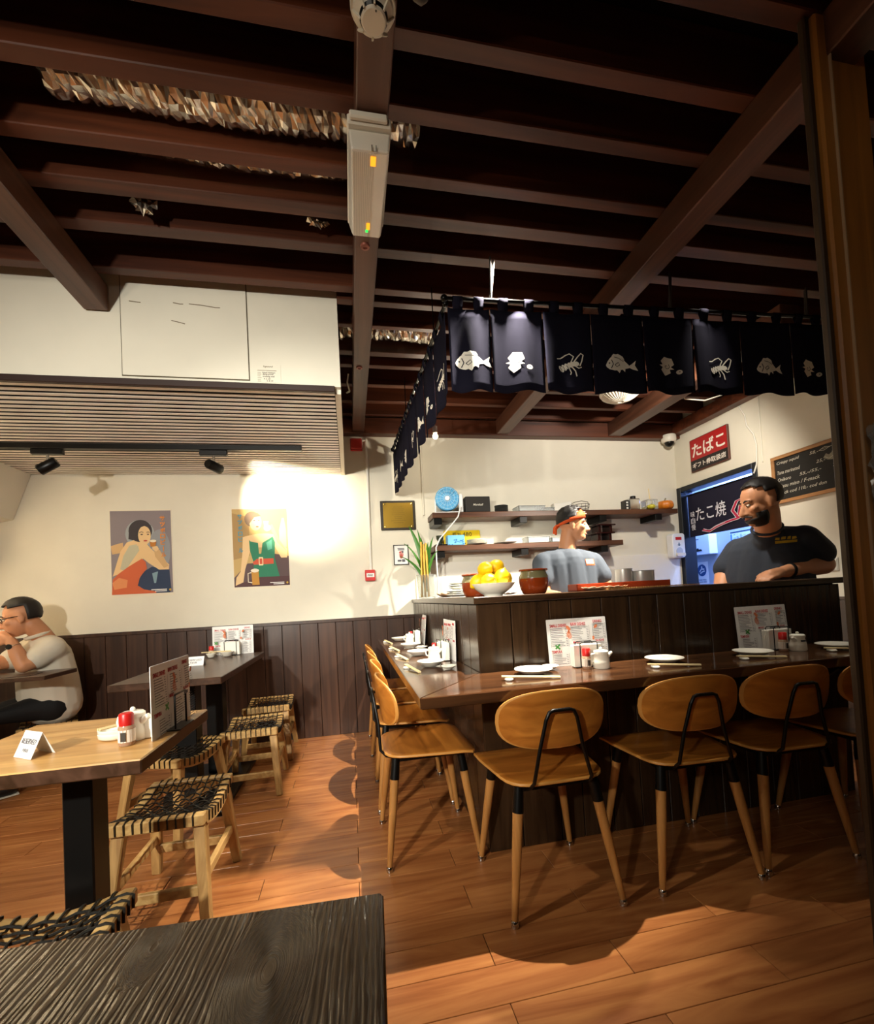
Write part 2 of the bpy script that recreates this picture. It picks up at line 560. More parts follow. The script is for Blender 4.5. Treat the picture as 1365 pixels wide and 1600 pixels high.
ob('ruled_lines', lg, pen, stk)

# slatted ceiling under the bulkhead
sl_m = wood('slat_wood', '#e0d4ca', '#f4ece4', 0, 4, 20, .4, .05, randv=.1)
sc_ = struct(ob('ceiling_slatted', G().box(XL, -.03, 2.29, YB, 2.215, 2.25), mat('slat_void', '#0a0606', .9)))
s0 = None
for k in range(30):
    y = 2.30+k*.0497
    if s0 is None:
        s0 = o = ob('ceiling_slat', G().box(-1.27, 1.27, 0, .027, 0, .004), sl_m, sc_, bev=.002)
    else:
        o = s0.copy(); S.collection.objects.link(o)
    o.location = (-1.302, y, 2.163)

# main ceiling: dark boards, joists across, beams along, wall plate
ce = struct(ob('ceiling', G().box(XL, XR+.1, YF, YB, 2.83, 2.9), dark_ceiling))
J = [(-.1, -.05), (.1, .15), (.3, .35), (.5, .55), (.71, .76), (.92, .97), (1.125, 1.178), (1.313, 1.365), (1.533, 1.585), (1.70, 1.764), (1.887, 1.945), (2.14, 2.19),
     (2.238, 2.284), (2.44, 2.476), (2.706, 2.76), (2.864, 2.909), (3.126, 3.174), (3.393, 3.439), (3.645, 3.683)]
for a, b in J:
    x0 = XL if a < 2.2 else .001
    ob('joist', G().box(x0, 3.199, a, b, 2.625, 2.829), joist_m, ce, bev=.003)
ob('beam', G().box(.080, .174, -.4, 3.70, 2.50, 2.625), beam_m, ce, bev=.004)
ob('beam', G().box(-1.145, -1.045, .2, 2.262, 2.50, 2.625), beam_m, ce, bev=.004)
ob('beam', G().box(1.335, 1.445, -.4, 3.70, 2.50, 2.625), beam_m, ce, bev=.004)
ob('beam', G().box(2.43, 2.56, 2.0, 3.70, 2.50, 2.625), beam_m, ce, bev=.004)
ob('wall_plate', G().box(.001, 3.199, 3.70, 3.789, 2.49, 2.6245), joist_m, ce, bev=.003)
ob('wall_plate', G().box(3.11, 3.199, 1.0, 3.699, 2.52, 2.6245), joist_m, ce, bev=.003)
# bolt washers under the beams
for x, y in ((.121, 1.728), (.115, 2.663), (-1.10, 1.60)):
    ob('bolt', G().lathe([(0, -.004), (.009, -.004), (.009, -.008), (.017, -.007), (.019, 0), (0, 0)][::-1], 16, (x, y, 2.4995)), mat('rusty_bolt', '#8d5548', .4, .5), ce, smooth=40)

# room beyond the doorway
coolw = mat('cool_wall', '#a9b2bd', .6)
kr = struct(ob('wall_passage', G().box(3.78, 3.86, 2.5, 4.8, 0, 2.4).box(XR+.12, 3.86, 4.72, 4.8, 0, 2.4).box(XR+.12, 3.86, 2.42, 2.5, 0, 2.4).box(XR+.02, XR+.119, 3.912, 4.72, 0, 2.4).box(XR+.12, 3.86, 2.42, 4.8, 2.4, 2.46), coolw))
pl = thing('passage_lamp', 'row of cool white ceiling lamps seen above the doorway curtain', 'lamp', (3.6, 3.3, 2.3))
lm_cool = mat('cool_lamp', '#ffffff', .5, emit='#8fb8ff', es=5)
for k in range(3):
    hz = ob('lamp_housing', G().box(-.05, .05, -.13, .13, 0, .035), white, pl, loc=(0.03, -.25+k*.42, .03))
    ob('lamp_tube', G().box(-.04, .04, -.12, .12, -.02, 0), lm_cool, hz)
for k in range(3):
    light('POINT', 'passage_light', (3.58, 3.05+k*.3, 2.2), 42, (.26, .42, 1), .06)

# wooden post beside the viewer with a strip of clear film
post_m = wood('post_wood', '#7a4c1e', '#a8702f', 2, 4, 18, .35, .06)
po = struct(ob('trim_1', G().box(1.303, 1.345, .918, .95, 0, 2.62), post_m, bev=.006))
ob('post_stop', G().box(1.283, 1.3035, .93, .95, 0, 2.62), mat('post_dark', '#3a2a18', .5), po, bev=.004)
ob('post_bead', G().box(1.3395, 1.343, .912, .9185, 0, 2.62), mat('bead', '#b89a78', .3), po)
ob('post_board', G().box(1.345, 1.48, .925, .95, 0, 2.62), post_m, po, bev=.004)
random.seed(3)
tk = mat('clear_film', '#e8eef0', .12, trans=.85)
fg = G()
pts = {}
def film(u, v):
    return (1.345+.05*u+random.uniform(-.006, .006), .908-random.uniform(0, .012), 1.24+.24*v+random.uniform(-.006, .006))
fg.grid(film, 8, 16)
tag(ob('plastic_film', fg, tk, solid=.001), 'crumpled clear plastic film hanging on the wooden post at the right', 'film')
# ------------------------------------------------------------------ bar partition with ledge, dining counter
bar = thing('bar_partition', 'dark stained board bar front with raised ledge around the kitchen', 'bar', (.525, 1.832, 0))
ob('core', G().box(.016, 1.91, .016, .10, 0, 1.05).box(.016, .10, .10, 1.956, 0, 1.05), dgap, bar)
seams = [.526, .679, .857, .964, 1.11, 1.252, 1.396, 1.537, 1.68, 1.822, 1.965, 2.107, 2.25, 2.393, 2.44]
for a, b in zip(seams, seams[1:]):
    o = ob('front_board', G().box(-(b-a)/2+.0018, (b-a)/2-.0018, 0, .016, 0, 1.045), bar_m, bar, bev=.0025, loc=((a+b)/2-.525, 0, 0))
y = .001
o0 = None
while y < 1.94:
    w = min(.14, 1.956-y)
    if o0 is None:
        o0 = o = ob('side_board', G().box(0, .016, -.0682, .0682, 0, 1.045), bar_m, bar, bev=.0025)
    else:
        o = o0.copy(); S.collection.objects.link(o)
    o.location = (0, y+.07, 0)
    y += .14
ob('end_board', G().box(1.912, 1.926, .0, .11, 0, 1.045), bar_m, bar, bev=.002)
ob('ledge', G().prism([(-.014, -.014), (1.945, -.014), (1.945, .19), (.19, .19), (.19, 1.955), (-.014, 1.955)], .03, org=(0, 0, 1.048)), bar_mx, bar, bev=.003)
ct = thing('dining_counter', 'glossy dark wooden counter top wrapping round the bar front', 'counter', (.21, 1.47, 0))
ob('front_slab', G().prism([(.0, 0), (2.40, 0), (2.40, .36), (.313, .36)], .04, org=(0, 0, .715)), counter_mx, ct, bev=.003)
ob('side_slab', G().prism([(0, .002), (.3135, .362), (.3135, 2.298), (0, 2.298)], .04, org=(0, 0, .7152)), counter_my, ct, bev=.003)
for xx in (.55, 1.2, 1.85):
    g = G().bar((xx, .06, .70), (xx, .345, .70), .03, .028).bar((xx, .335, .71), (xx, .335, .48), .03, .02)
    g.bar((xx, .335, .5), (xx, .10, .69), .02, .016)
    ob('bracket', g, black_m, ct)
for yy in (.9, 1.5, 2.1):
    ob('bracket', G().bar((.06, yy, .70), (.30, yy, .70), .03, .028).bar((.295, yy, .71), (.295, yy, .5), .02, .03), black_m, ct)

# ------------------------------------------------------------------ plywood dining chair
def make_chair():
    t = thing('dining_chair', '', 'chair')
    # seat: rounded trapezoid, slightly dished
    def outline(s=1.0):
        P = []
        base = [(-.175, -.185), (.175, -.185), (.215, .12), (.205, .20), (-.205, .20), (-.215, .12)]
        R = [.09, .09, .06, .05, .05, .06]
        n = len(base)
        for i in range(n):
            p = V(base[i]); a = V(base[i-1]); b = V(base[(i+1) % n])
            r = R[i]
            u = (a-p).normalized(); w = (b-p).normalized()
            for k in range(6):
                tt = k/5
                q = (p+u*r)*(1-tt)**2+p*2*tt*(1-tt)+(p+w*r)*tt**2
                P.append(q*s)
        return P
    g = G()
    rings = [(.0, 1), (.5, 1), (.85, 1), (.985, 1), (1, 0.5), (1, -.5), (.98, -1), (0, -1)]
    O = outline()
    n = len(O)
    vs, fs, ms = [], [], []
    def zf(x, y): return .441-.010*math.cos(min(1, abs(x)/.2)*PI/2)*math.cos(min(1, abs(y)/.2)*PI/2)-.012*max(0, (y-.12)/.08)**2
    for s, d in rings:
        for p in O:
            q = p*s
            vs.append((q.x, q.y, zf(q.x, q.y)+.006*d))
    for i in range(len(rings)-1):
        for j in range(n):
            a, b = i*n+j, i*n+(j+1) % n
            fs.append((a, b, b+n, a+n)); ms.append(1 if 3 <= i <= 5 else 0)
    g.v, g.f, g.m = vs, fs, ms
    ob('seat', g, [ply_m, ply_edge], t, smooth=50, fixn=True)
    # backrest: wide rounded panel bent around the sitter
    g = G()
    N = 40
    ring = []
    for i in range(N):
        a = 2*PI*i/N
        c, s = math.cos(a), math.sin(a)
        e = 2/2.9
        x = .205*math.copysign(abs(c)**e, c)
        z = .098*math.copysign(abs(s)**e, s)
        z += .012*(1-(x/.205)**2)*(1 if s > 0 else .3)
        ring.append((x*(1-.06*(s < 0)*abs(s)), z))
    def P(x, z, d):
        return (x, -.185+.055*(x/.2)**2-.13*z+d, .645+z)
    vs, fs, ms = [], [], []
    prof = [(0, .0055), (.6, .0055), (.96, .0055), (1, .003), (1, -.003), (.96, -.0055), (.6, -.0055), (0, -.0055)]
    for s, d in prof:
        for x, z in ring: vs.append(P(x*s, z*s, d))
    for i in range(len(prof)-1):
        for j in range(N):
            a, b = i*N+j, i*N+(j+1) % N
            fs.append((a, b, b+N, a+N)); ms.append(1 if 2 <= i <= 4 else 0)
    g.v, g.f, g.m = vs, fs, ms
    ob('backrest', g, [ply_m, ply_edge], t, smooth=50, fixn=True)
    # black steel: back loop running under the seat
    def loop(sx):
        return [(sx*.10, .13, .418), (sx*.11, .0, .416), (sx*.112, -.13, .417), (sx*.110, -.175, .428), (sx*.104, -.198, .452), (sx*.078, -.20, .56), (sx*.056, -.214, .66), (sx*.044, -.217, .685)]
    L_, R_ = loop(-1), loop(1)
    ob('back_frame', G().tube(L_+[(-.03, -.217, .690), (.03, -.217, .690)]+R_[::-1], .0065, 8), black_m, t, smooth=60)
    g = G().bar((-.14, -.14, .418), (.14, -.14, .418), .02, .016).bar((-.14, .13, .418), (.14, .13, .418), .02, .016)
    g.bar((-.135, -.14, .418), (-.135, .13, .418), .02, .016).bar((.135, -.14, .418), (.135, .13, .418), .02, .016)
    ob('seat_frame', g, black_m, t)
    for sx, sy in ((-1, -1), (1, -1), (-1, 1), (1, 1)):
        top, foot = V((sx*.138, sy*.138, .425)), V((sx*.197, sy*.19, .012))
        d = foot-top
        lg = ob('leg', G().tube([top+d*.16, top+d*.5, foot], [.0185, .0165, .0105], 12), leg_m, t, smooth=50)
        ob('ferrule', G().tube([top, top+d*.2], [.0165, .0195], 12), black_m, lg, smooth=50, label='black steel ferrule')
        ob('glide', G().lathe([(0, 0), (.013, 0), (.0145, .006), (.012, .018), (.009, .022), (0, .022)], 12, (foot.x, foot.y, 0)), chrome, lg, smooth=50, label='chrome foot glide')
    return t
ch = make_chair()
ch.location = (.672, 1.605, 0)
ch['label'] = 'plywood chair at the counter front nearest the bar corner, facing its first place setting'
ch['group'] = 'dining chairs around the counter'
dup(ch, (1.232, 1.60, 0), -.05, 'second plywood chair along the counter front, right of the corner chair')
dup(ch, (1.668, 1.60, 0), -.03, 'third plywood chair along the counter front, in front of the second menu')
dup(ch, (2.13, 1.60, 0), .0, 'rightmost plywood chair at the counter front, partly behind the wooden post')
for (yy, tx) in ((2.02, 'plywood chair on the left side of the counter, nearest to the viewer'),
                 (2.51, 'second plywood chair from the front on the left side of the counter'),
                 (2.96, 'third plywood chair from the front on the left side of the counter'),
                 (3.42, 'farthest plywood chair on the left side of the counter, by the back wall')):
    dup(ch, (.29, yy, 0), -PI/2+random.uniform(-.03, .03), tx)

# ------------------------------------------------------------------ woven saddle stool (local: long side x .32, depth y .40)
def make_stool():
    t = thing('woven_stool', '', 'stool')
    w, d, h = .31, .385, .38
    sag = lambda u: -.032*(1-(2*u-1)**2)              # the saddle dips between the two end rails
    for s in (-1, 1):
        ob('end_rail', G().box(-w/2, w/2, -.017, .017, -.040, 0), teak_m, t, bev=.004, loc=(0, s*(d/2-.017), h))
        g = G()
        def side(i, j, s=s):
            return None
        n = 8
        vs, fs = [], []
        for i in range(n+1):
            u = i/n
            y = -d/2+.034+(d-.068)*u
            z = h+sag(u)*.9-.004
            for xx, zz in ((-.014, -.042), (.014, -.042), (.014, 0), (-.014, 0)):
                vs.append((s*(w/2-.014)+xx, y, z+zz))
        for i in range(n):
            for j in range(4):
                a, b = i*4+j, i*4+(j+1) % 4
                fs.append((a, b, b+4, a+4))
        fs += [(3, 2, 1, 0), tuple(n*4+j for j in range(4))]
        g.add(vs, fs)
        ob('side_rail', g, teak_m, t, fixn=True)
    for sx in (-1, 1):
        for sy in (-1, 1):
            ob('leg', G().bar((sx*(w/2-.028), sy*(d/2-.05), h-.03), (sx*(w/2+.002), sy*(d/2+.012), 0), .042, .038, (0, 1, 0), w2=.034, h2=.03), teak_z, t, bev=.004)
    for s in (-1, 1):
        ob('stretcher', G().bar((s*(w/2-.012), -d/2+.02, .155), (s*(w/2-.012), d/2-.02, .155), .02, .034), teak_m, t, bev=.003)
        ob('stretcher', G().bar((-w/2+.02, s*(d/2-.022), .115), (w/2-.02, s*(d/2-.022), .115), .02, .034), teak_m, t, bev=.003)
    # woven straps, over and under, wrapping round the rails
    g = G()
    nx, ny = 10, 9
    for i in range(nx):
        x = -w/2+.035+(w-.07)*i/(nx-1)
        pts = [(x, -d/2-.002, h-.034), (x, -d/2-.004, h-.001), (x, -d/2+.012, h+.004)]
        for k in range(1, 2*ny):
            u = k/(2*ny)
            o = .0035*(1 if (k//2+i) % 2 else -1)*(1 if k % 2 else .2)
            pts.append((x, -d/2+.034+(d-.068)*u, h+sag(u)*.9-.004+.002+o))
        pts += [(x, d/2-.012, h+.004), (x, d/2+.004, h-.001), (x, d/2+.002, h-.034)]
        g.tube(pts, .0042, 5, flat=.6)
    for j in range(ny):
        u = (j+.5)/ny
        y = -d/2+.034+(d-.068)*u
        zb = h+sag(u)*.9-.002
        pts = [(-w/2-.002, y, zb-.034), (-w/2-.004, y, zb+.001), (-w/2+.01, y, zb+.004)]
        for k in range(1, 2*nx-1):
            uu = k/(2*nx-1)
            o = .0035*(-1 if (k//2+j) % 2 else 1)
            pts.append((-w/2+.03+(w-.06)*uu, y, zb+o-.001))
        pts += [(w/2-.01, y, zb+.004), (w/2+.004, y, zb+.001), (w/2+.002, y, zb-.034)]
        g.tube(pts, .0042, 5, flat=.6)
    o = ob('woven_seat', g, cord_m, t, smooth=50, label='woven black cord seat')
    o['kind'] = 'stuff'
    return t
st = make_stool()
st.location = (-.69, 1.885, 0)
st['label'] = 'pale wooden stool with loosely woven black seat behind the light table'
st['group'] = 'woven stools at the tables'
dup(st, (-.765, 1.150, 0), PI/2+.04, 'woven stool in the lower left corner, between the light table and the foreground table')
dup(st, (-.93, 2.555, 0), -.32, 'woven stool turned askew behind the menu of the light table')
dup(st, (-.62, 2.915, 0), .05, 'nearer of the two woven stools on the right of the dark back table')
dup(st, (-.63, 3.50, 0), .03, 'farthest woven stool, right of the dark back table against the wainscot')
dup(st, (-2.09, 3.56, 0), .5, 'stool under the seated man in the cream shirt')

# ------------------------------------------------------------------ tables
t = thing('light_table', 'square light wooden table with black pedestal, set with condiments and a reserved card', 'table', (-.745, 1.40, 0))
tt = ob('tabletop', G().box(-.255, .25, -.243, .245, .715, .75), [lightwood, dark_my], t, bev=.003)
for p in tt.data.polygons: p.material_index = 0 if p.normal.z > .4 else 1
ob('pedestal', G().box(-.030, .042, -.04, .04, .03, .70), black_m, t, bev=.004)
ob('mount_plate', G().box(-.14, .14, -.14, .14, .70, .7148), black_m, t)
ob('base_plate', G().box(-.2, .2, -.2, .2, 0, .03), black_m, t, bev=.006)
t = thing('dark_table', 'dark wooden table by the back wall with a reserved card on it', 'table', (-.905, 2.94, 0))
ob('tabletop', G().box(-.25, .255, -.56, .56, .715, .75), dark_my, t, bev=.003)
ob('pedestal', G().box(-.05, .05, -.30, -.2, .03, .70), black_m, t, bev=.004)
ob('pedestal', G().box(-.05, .05, .2, .30, .03, .70), black_m, t, bev=.004)
ob('mount_plate', G().box(-.14, .14, -.4, .4, .70, .7148), black_m, t)
ob('base_plate', G().box(-.2, .2, -.4, .4, 0, .03), black_m, t, bev=.006)
t = thing('corner_table', 'dark table at the left edge that the seated man leans his elbow on', 'table', (-2.2, 3.225, 0))
ob('tabletop', G().box(-.38, .385, -.16, .16, .718, .745), dark_my, t, bev=.003)
ob('pedestal', G().box(-.30, -.22, -.05, .05, .02, .71), black_m, t)
ob('base_plate', G().box(-.36, -.1, -.13, .13, 0, .02), black_m, t)
tag(ob('place_mat', G().prism(rrect(-2.5, -1.92, 3.085, 3.24, .02), .003, org=(0, 0, .745)), mat('dark_mat', '#3a2c24', .4)), 'dark place mat on the table at the left edge', 'mat')
t = thing('foreground_table', 'dark brushed wooden table top filling the lower left foreground', 'table', (.021, .535, 0), rz=-.05)
ob('tabletop', G().box(-.78, 0, -.62, 0, .715, .75), fg_m, t, bev=.004)
ob('pedestal', G().box(-.46, -.36, -.37, -.27, .03, .7), black_m, t)
ob('base_plate', G().box(-.6, -.22, -.51, -.13, 0, .03), black_m, t)
# ------------------------------------------------------------------ tableware kinds
def plate_g(r=.078, h=.02):
    return G().lathe([(0, .003), (r*.5, .004), (r*.62, .006), (r*.97, h), (r, h+.0015), (r*.985, h+.003), (r*.60, .010), (r*.4, .008), (0, .0075)][::1], 36)
def make_plate(name, r, h, label, loc, group=None, m=ceram, cat='plate'):
    return tag(ob(name, plate_g(r, h), m, smooth=50, loc=loc, fixn=True), label, cat, group)
CZ = .7556
pg = 'white plates on the counter front'
p0 = make_plate('plate', .077, .02, 'white plate at the first place setting of the counter front', (.713, 1.705, CZ), pg)
for x, y, l in ((1.305, 1.69, 'white plate at the second place setting of the counter front'), (1.728, 1.665, 'white plate before the second menu on the counter front'), (2.165, 1.65, 'white plate at the right end of the counter front, beside the post')):
    dup(p0, (x, y, CZ), 0, l)
p1 = make_plate('plate', .068, .026, 'shallow white plate on the left side of the counter, nearest to the viewer', (.365, 2.115, CZ), 'white plates on the left side of the counter')
for x, y, l in ((.372, 2.555, 'second shallow white plate from the front on the left side of the counter'), (.38, 2.98, 'third shallow white plate from the front on the left side of the counter'), (.365, 3.5, 'shallow white plate on the left side of the counter, by the back wall')):
    dup(p1, (x, y, CZ), 0, l)
d0 = make_plate('sauce_dish', .036, .014, 'small white sauce dish beside the first plate of the counter front', (.815, 1.765, CZ), 'sauce dishes', cat='dish')
for x, y, l in ((1.365, 1.755, 'small white sauce dish touching the second plate of the counter front'), (.425, 1.995, 'white sauce dish near the counter corner on the left side'), (.455, 2.44, 'white sauce dish behind the nearer soy pot on the left side'), (.44, 2.86, 'white sauce dish beside the third plate on the left side')):
    dup(d0, (x, y, CZ), 0, l)

chop_m = mat('chopstick_wood', '#e6cf9c', .5)
def chopsticks(a, b, z, label, group, gap=.009, rest=True, rlabel=None):
    a, b = V((a[0], a[1], 0)), V((b[0], b[1], 0))
    d = (b-a).normalized(); n = V((-d.y, d.x, 0))
    L = (b-a).length
    t = thing('chopsticks', label, 'chopsticks', (a.x, a.y, z), group=group)
    dz = .011 if rest else .004
    for s in (-1, 1):
        p = n*s*gap/2; q = d*L+n*s*gap*.4
        ob('chopstick', G().tube([(p.x, p.y, dz+.0045), (q.x, q.y, .0045)], [.0032, .0042], 6), chop_m, t, smooth=50)
    if rest:
        r = tag(ob('chopstick_rest', G().lathe([(0, 0), (.014, 0), (.017, .005), (.013, .0095), (0, .0085)], 16, sx=1.35), ceram, smooth=50,
                   loc=(a.x+d.x*.028, a.y+d.y*.028, z), rot=(0, 0, math.atan2(n.y, n.x))), rlabel, 'rest', 'chopstick rests')
for a, b, l in (((.552, 1.632), (.765, 1.575), 'first place setting of the counter front'), ((1.165, 1.607), (1.36, 1.552), 'second place setting of the counter front'),
                ((1.586, 1.604), (1.775, 1.553), 'place setting before the second menu'), ((2.04, 1.603), (2.22, 1.548), 'right end of the counter front beside the post')):
    chopsticks(a, b, CZ, 'pair of pale wooden chopsticks at the '+l, 'chopsticks on the counter', rlabel='small white chopstick rest at the '+l)
for y, l in ((2.07, 'nearest plate on the left side'), (2.50, 'second plate on the left side'), (2.93, 'third plate on the left side'), (3.42, 'farthest plate on the left side')):
    chopsticks((.245, y+.075), (.283, y-.115), CZ, 'pair of pale chopsticks beside the '+l, 'chopsticks on the counter', rlabel='white chopstick rest beside the '+l)

# napkin holder, shaker, soy pot, menu
nap_m = mat('napkin', '#f2eee2', .9)
def napkins(loc, rz, label):
    t = thing('napkin_holder', label, 'holder', loc, rz, 'napkin holders')
    ob('base', G().box(-.058, .058, -.024, .024, 0, .003), black_m, t)
    for s in (-1, 1):
        ob('wire_frame', G().tube([(-.040, s*.021, .002), (-.040, s*.021, .10), (-.034, s*.021, .106), (.034, s*.021, .106), (.040, s*.021, .10), (.040, s*.021, .002)], .0022, 6), black_m, t, smooth=50)
    g = G()
    for k in range(7):
        y = -.016+k*.0053
        g.box(-.066+random.uniform(-.002, .002), .060, y-.0021, y+.0021, .0035, .092+random.uniform(-.004, .004))
    ob('napkins', g, nap_m, t, bev=.0008)
    return t
def shaker(loc, label, h=.085):
    t = thing('seasoning_shaker', label, 'shaker', loc, 0, 'red capped shakers')
    ob('bottle', G().lathe([(0, 0), (.017, 0), (.019, .003), (.019, h*.55), (.015, h*.66), (0, h*.66)], 16), mat('shaker_glass', '#d6b090', .12, trans=.45), t, smooth=40)
    ob('powder', G().lathe([(0, .003), (.0165, .004), (.0165, h*.42), (0, h*.42)], 12), mat('spice', '#b5481f', .9), t, smooth=40)
    ob('cap', G().lathe([(0, h*.62), (.0165, h*.62), (.0165, h*.96), (.014, h), (0, h)], 16), red_m, t, smooth=40)
    lb = ob('label', G().lathe([(.0193, h*.12), (.0193, h*.5)], 14), mat('shaker_label', '#f0e4d4', .6), t, smooth=40)
    ob('barcode', G().box(-.006, .006, -.0198, -.0194, h*.16, h*.44), mat('barcode', '#3c3630', .7), lb)
    return t
def soypot(loc, rz, label, band='stripe'):
    t = thing('soy_sauce_pot', label, 'pot', loc, rz, 'white soy sauce pots')
    ob('body', G().lathe([(0, 0), (.031, 0), (.034, .004), (.0325, .03), (.027, .058), (.028, .060), (0, .060)], 24), ceram, t, smooth=40)
    ld = ob('lid', G().lathe([(0, .060), (.0295, .060), (.0295, .070), (.024, .0745), (0, .0755)], 24), ceram, t, smooth=40)
    ob('knob', G().ball((0, 0, .0805), .0065, 10, 6), ceram, ld, smooth=60)
    ob('spout', G().tube([(-.026, 0, .048), (-.040, 0, .060), (-.047, 0, .064)], [.010, .007, .0055], 8), ceram, t, smooth=60)
    ob('handle', G().tube([(.026, 0, .060), (.042, 0, .058), (.046, 0, .045), (.042, 0, .031), (.030, 0, .026)], .0042, 8), ceram, t, smooth=60)
    g = G()
    g.lathe([(.0306, .042), (.0293, .050)], 24)
    g.f = g.f[15:21]; g.m = g.m[15:21]
    ob('label_band', g, mat('pot_label', '#27303a', .5), t, smooth=40)
    return t

m_red = mat('menu_red', '#b3242c', .7)
m_grey = mat('menu_grey', '#5c5a62', .8)
m_green = mat('menu_green', '#3f8a3a', .7)
m_orange = mat('menu_orange', '#d0764c', .7)
def menu(loc, rz, tilt, label, w=.282, h=.206):
    t = thing('menu_card', label, 'menu', loc, group='printed menus', rot=Euler((tilt, 0, rz)))
    ob('card', G().prism(rrect(-w/2, w/2, 0, h, .004), .0016, org=(0, .0008, 0), ux=(1, 0, 0), uy=(0, 0, 1)), paper, t)
    ux, uy, o = (1, 0, 0), (0, 0, 1), (-w/2, -.0008, 0)
    P = lambda u, v: (o[0]+u*w, o[1], o[2]+v*h)
    txt('SMALL DISHES', m_red, t, P(.05, .83), ux, uy, w=w*.28, h=h*.065, bold=.02)
    txt('RAW DISHES', m_red, t, P(.40, .84), ux, uy, w=w*.25, h=h*.065, bold=.02)
    txt('DRINKS', m_red, t, P(.78, .88), ux, uy, w=w*.15, h=h*.06, bold=.02)
    txt('TEMPURA', m_red, t, P(.05, .28), ux, uy, w=w*.17, h=h*.06, bold=.02)
    txt('MAKI', m_red, t, P(.42, .46), ux, uy, w=w*.11, h=h*.05, bold=.02)
    txt('SUSHI', m_red, t, P(.80, .47), ux, uy, w=w*.14, h=h*.05, bold=.02)
    r = random.Random(5)
    lay = []
    for x0, x1, y0, y1 in ((.06, .33, .42, .80), (.40, .68, .54, .81), (.76, .95, .54, .85), (.06, .3, .06, .25), (.40, .68, .06, .43), (.76, .95, .06, .43)):
        y = y1
        while y > y0:
            e = x0+(x1-x0)*r.uniform(.45, .85)
            lay.append((m_grey, [(x0, y-.010), (e, y-.010), (e, y), (x0, y)]))
            lay.append((m_grey, [(x1-.03, y-.010), (x1, y-.010), (x1, y), (x1-.03, y)]))
            y -= .036
        lay.append((m_grey, stroke([(x0-.012, y1+.02), (x0-.012, y0-.01), (x1+.012, y0-.01), (x1+.012, y1+.02)], .004)))
    for k in range(6):
        a = -PI/2-.7+k*.25
        lay.append((m_orange, stroke([(.32, .76), (.32+.05*math.cos(a), .76+.09*math.sin(a)), (.32+.06*math.cos(a+.2), .76+.19*math.sin(a))], .009)))
    lay.append((m_orange, ell(.315, .80, .028, .06, 12, rot=.5)))
    lay.append((m_orange, ell(.77, .80, .025, .045, 12, rot=-.5)))
    lay.append((m_orange, rrect(.70, .735, .52, .60, .012)))
    lay.append((m_grey, stroke([(.72, .86), (.715, .6)], .005)))
    lay.append((m_green, stroke([(.08, .38), (.15, .47)], .03)))
    lay.append((m_green, stroke([(.15, .37), (.08, .46)], .03)))
    lay.append((m_grey, rrect(.55, .66, .46, .51, .01)))
    art(t, o, ux, uy, w, h, lay)
    return t
# counter front: two sets
menu((.975, 1.806, CZ), -.02, -.07, 'printed menu leaning on the bar front behind the first napkin holder, near the corner')
napkins((.985, 1.762, CZ), .0, 'wire napkin holder before the menu nearest the corner of the counter front')
shaker((.955, 1.712, CZ), 'red capped shaker before the napkin holder of the first counter menu')
soypot((1.012, 1.695, CZ), PI*.95, 'white soy sauce pot before the first menu of the counter front')
menu((1.94, 1.80, CZ), -.03, -.07, 'printed menu in dim light on the right part of the counter front')
napkins((1.965, 1.755, CZ), -.02, 'wire napkin holder before the dimly lit menu on the right')
shaker((1.932, 1.70, CZ), 'red capped shaker before the dimly lit menu on the right')
soypot((1.99, 1.68, CZ), .3, 'white soy sauce pot with dark label before the dimly lit menu')
# counter left side: two sets
menu((.505, 2.33, CZ), -PI/2, -.03, 'printed menu against the bar side, nearer to the viewer')
napkins((.462, 2.30, CZ), -PI/2+.1, 'wire napkin holder on the left side of the counter, nearer to the viewer')
soypot((.41, 2.275, CZ), 2.6, 'white soy sauce pot on the left side of the counter, nearer to the viewer')
shaker((.432, 2.36, CZ), 'red capped shaker behind the nearer soy pot on the left side')
menu((.500, 3.22, CZ), -PI/2-.06, -.10, 'printed menu leaning against the bar side near the back wall')
napkins((.455, 3.2, CZ), -PI/2, 'wire napkin holder on the left side of the counter, near the back wall')
soypot((.405, 3.215, CZ), 2.6, 'white soy sauce pot on the left side of the counter near the back wall')
shaker((.43, 3.30, CZ), 'red capped shaker behind the far soy pot on the left side')

# light table set
TZ = .7506
menu((-.527, 1.435, TZ), PI/2, .0, 'tall menu standing in its holder on the light table', h=.195)
mh = thing('menu_holder', 'black steel menu holder on the right edge of the light table', 'holder', (-.512, 1.44, TZ))
ob('base', G().box(-.022, .022, -.055, .055, 0, .003), black_m, mh)
ob('wire_frame', G().tube([(.005, -.042, .002), (.005, -.042, .094), (.005, -.039, .098), (.005, .039, .098), (.005, .042, .094), (.005, .042, .002)], .0028, 6), black_m, mh, smooth=50)
ob('wire_frame', G().tube([(-.021, -.042, .002), (-.021, -.042, .094), (-.021, -.039, .098), (-.021, .039, .098), (-.021, .042, .094), (-.021, .042, .002)], .0028, 6), black_m, mh, smooth=50)
soypot((-.592, 1.345, TZ), PI*.9, 'white soy sauce pot behind the red shaker on the light table')
shaker((-.585, 1.293, TZ), 'red capped shaker with a barcode label on the light table', .082)
g = G().lathe([(0, 0), (.028, 0), (.036, .006), (.037, .017), (.034, .018), (.031, .008), (0, .006)], 28, sx=1.15)
tag(ob('side_dish', g, ceram, smooth=50, loc=(-.648, 1.375, TZ), fixn=True), 'stacked white oval dishes left of the soy pot on the light table', 'dish')
tag(ob('side_dish', g, ceram, smooth=50, loc=(-.648, 1.375, TZ+.0095), fixn=True), 'upper one of the stacked white oval dishes on the light table', 'dish')
chopsticks((-.675, 1.345), (-.60, 1.46), TZ+.025, 'pair of chopsticks across the stacked dishes on the light table', 'chopsticks on tables', rest=False)
